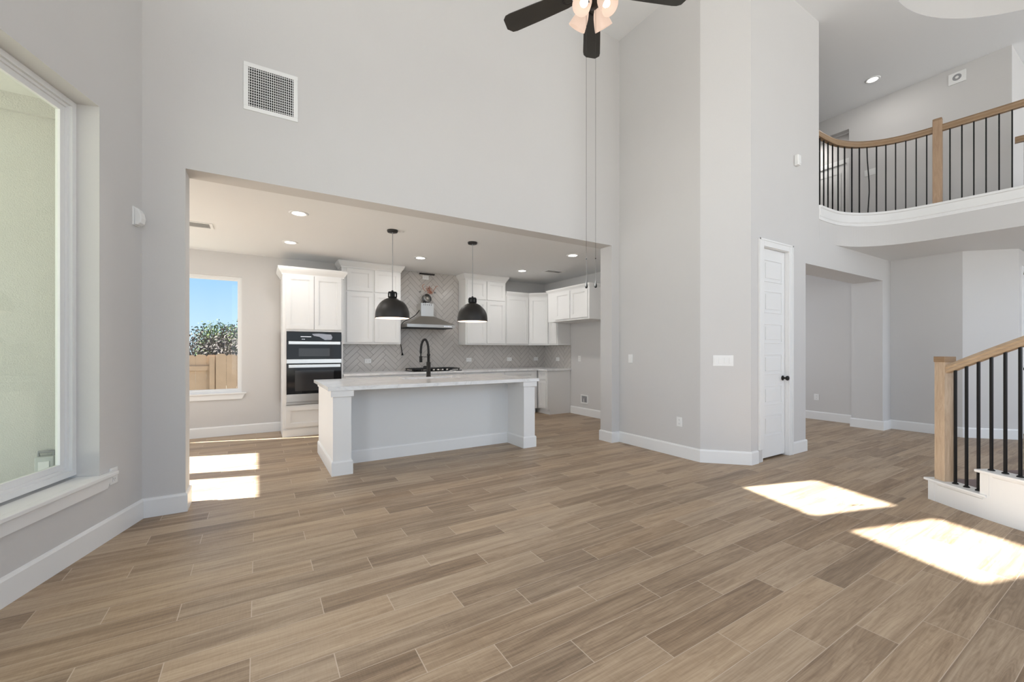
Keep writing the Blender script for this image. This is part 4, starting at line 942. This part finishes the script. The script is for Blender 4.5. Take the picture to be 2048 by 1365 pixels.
# ------------------------------------------------------------------ outdoors through the windows
def picket(x, y, w, h, z0):
    b = MB(); e = .035
    poly = [(x, z0), (x+w, z0), (x+w, z0+h-e), (x+w-e*.9, z0+h), (x+e*.9, z0+h), (x, z0+h-e)]
    n = len(poly); v = [(px, yy, pz) for yy in (y, y+.018) for px, pz in poly]
    return b.add(v, [tuple(range(n)), tuple(range(n, 2*n))[::-1]]+[(i, i+n, (i+1) % n+n, (i+1) % n) for i in range(n)])
def fence(x0, x1, y, h, rails, label, w=.188):
    t = thing('fence_panel', label, 'fence', ((x0+x1)/2, y, -.5), 'cedar fence beyond the nook')
    x = x0; k = 0
    while x < x1-.05:
        picket(x+.0015, y+(k % 2)*.003, w-.003, h+rr.uniform(-.012, .012), -.5).build('picket', 'fence', t); x += w; k += 1
    if rails:
        for z in (-.30, .28, .86): MB().box(x0, x1, y-.045, y-.002, z, z+.095).build('fence_rail', 'fence', t)
    MB().box(x1-.09, x1, y-.1, y-.004, -.5, h-.5-.03).build('fence_post', 'fence', t)
fence(-4.9, -.80, 11.05, 1.70, True, 'cedar fence section with a horizontal rail facing the window')
fence(-.78, 3.9, 10.92, 1.71, False, 'smooth cedar fence section right of the rail section')
def tree(x, y, h, r, leaf, label, n=900, bare=False, name='oak_tree'):
    t = thing(name, label, 'tree', (x, y, -.5), 'trees beyond the fence'); q = random.Random(int(x*31+y*7+h*13)); b = MB()
    b.tube([(x, y, -.5), (x+.05, y, h*.25-.5), (x-.05, y+.05, h*.45-.5)], [.14, .11, .08], 8)
    tips = []
    for k in range(16 if not bare else 26):
        a = q.uniform(0, 2*PI); z0 = h*q.uniform(.25, .45)-.5; L = r*q.uniform(.6, 1.0); ez = h*q.uniform(.45, 1.0)-.5
        p = [Vector((x, y, z0)), Vector((x+L*.5*math.cos(a), y+L*.5*math.sin(a), (z0*.4+ez*.6))), Vector((x+L*math.cos(a)*(1.1-ez/h*.5), y+L*math.sin(a)*(1.1-ez/h*.5), ez))]
        b.tube(p, [.05, .03, .012], 5); tips += [p[1], p[2], (p[1]+p[2])/2]
        for m_ in range(3):
            e = p[2]+Vector((q.uniform(-.5, .5), q.uniform(-.5, .5), q.uniform(-.2, .4))); b.tube([p[1].lerp(p[2], .5), e], [.015, .006], 4); tips.append(e)
    b.build('trunk', 'bark', t)
    b = MB(); V, Fc = [], []
    for k in range(n):
        c = q.choice(tips)+Vector((q.gauss(0, .22), q.gauss(0, .22), q.gauss(0, .17))); s = q.uniform(.03, .075)
        u = Vector((q.gauss(0, 1), q.gauss(0, 1), q.gauss(0, 1))).normalized(); w = u.orthogonal().normalized(); i = len(V)
        V += [c-u*s, c+w*s*.6, c+u*s, c-w*s*.6]; Fc.append((i, i+1, i+2, i+3))
    b.add(V, Fc); b.build('foliage', leaf, t)
tree(-3.3, 17.2, 2.0, .75, 'leaf_c', 'low grey scrubby tree right above the fence rail section', 2400)
tree(-.55, 17.0, 1.95, .8, 'leaf_c', 'low dry shrubby tree above the smooth fence section', 2400)
tree(-1.9, 20.6, 2.35, .9, 'leaf_c', 'greyish brown half-bare tree low in the middle', 3000)
tree(-3.9, 23.2, 3.5, .9, 'leaf_b', 'tall thin-leaved tree at the left of the window view', 1100)
tree(.5, 22.6, 2.75, 1.0, 'leaf_a', 'yellow-green bushy tree at the right of the window view', 4200)
tree(-1.5, 25.6, 2.75, 1.1, 'leaf_a', 'bushy olive-green tree just right of the tall one', 4200)
tree(-4.9, 28.2, 3.1, 1.4, 'leaf_a', 'rounded olive tree far behind the left edge', 3600)
tree(1.4, 28.6, 3.1, 1.3, 'leaf_b', 'dense dark tree behind the window jamb', 3600)
tree(-1.9, 31.5, 3.15, 1.6, 'leaf_b', 'dark green tree rising behind the middle of the view', 5200)
# grey box built outside to stand in for a reflection in the window glass
t = thing('reflected_box', 'small grey box standing in for a meter reflection in the window', 'reflected box', (-1.26, 4.15, .50))
MB().box(-1.31, -1.215, 4.13, 4.20, .41, .56).build('box_housing', 'box', t, bevel=.008)
MB().box(-1.29, -1.235, 4.124, 4.13, .44, .53).build('box_cover', 'plastic', t, bevel=.004)
MB().tube([(-1.30, 4.17, .56), (-1.30, 4.17, .59), (-1.225, 4.17, .59), (-1.225, 4.17, .56)], .009, 8).build('conduit', 'greyplastic', t)
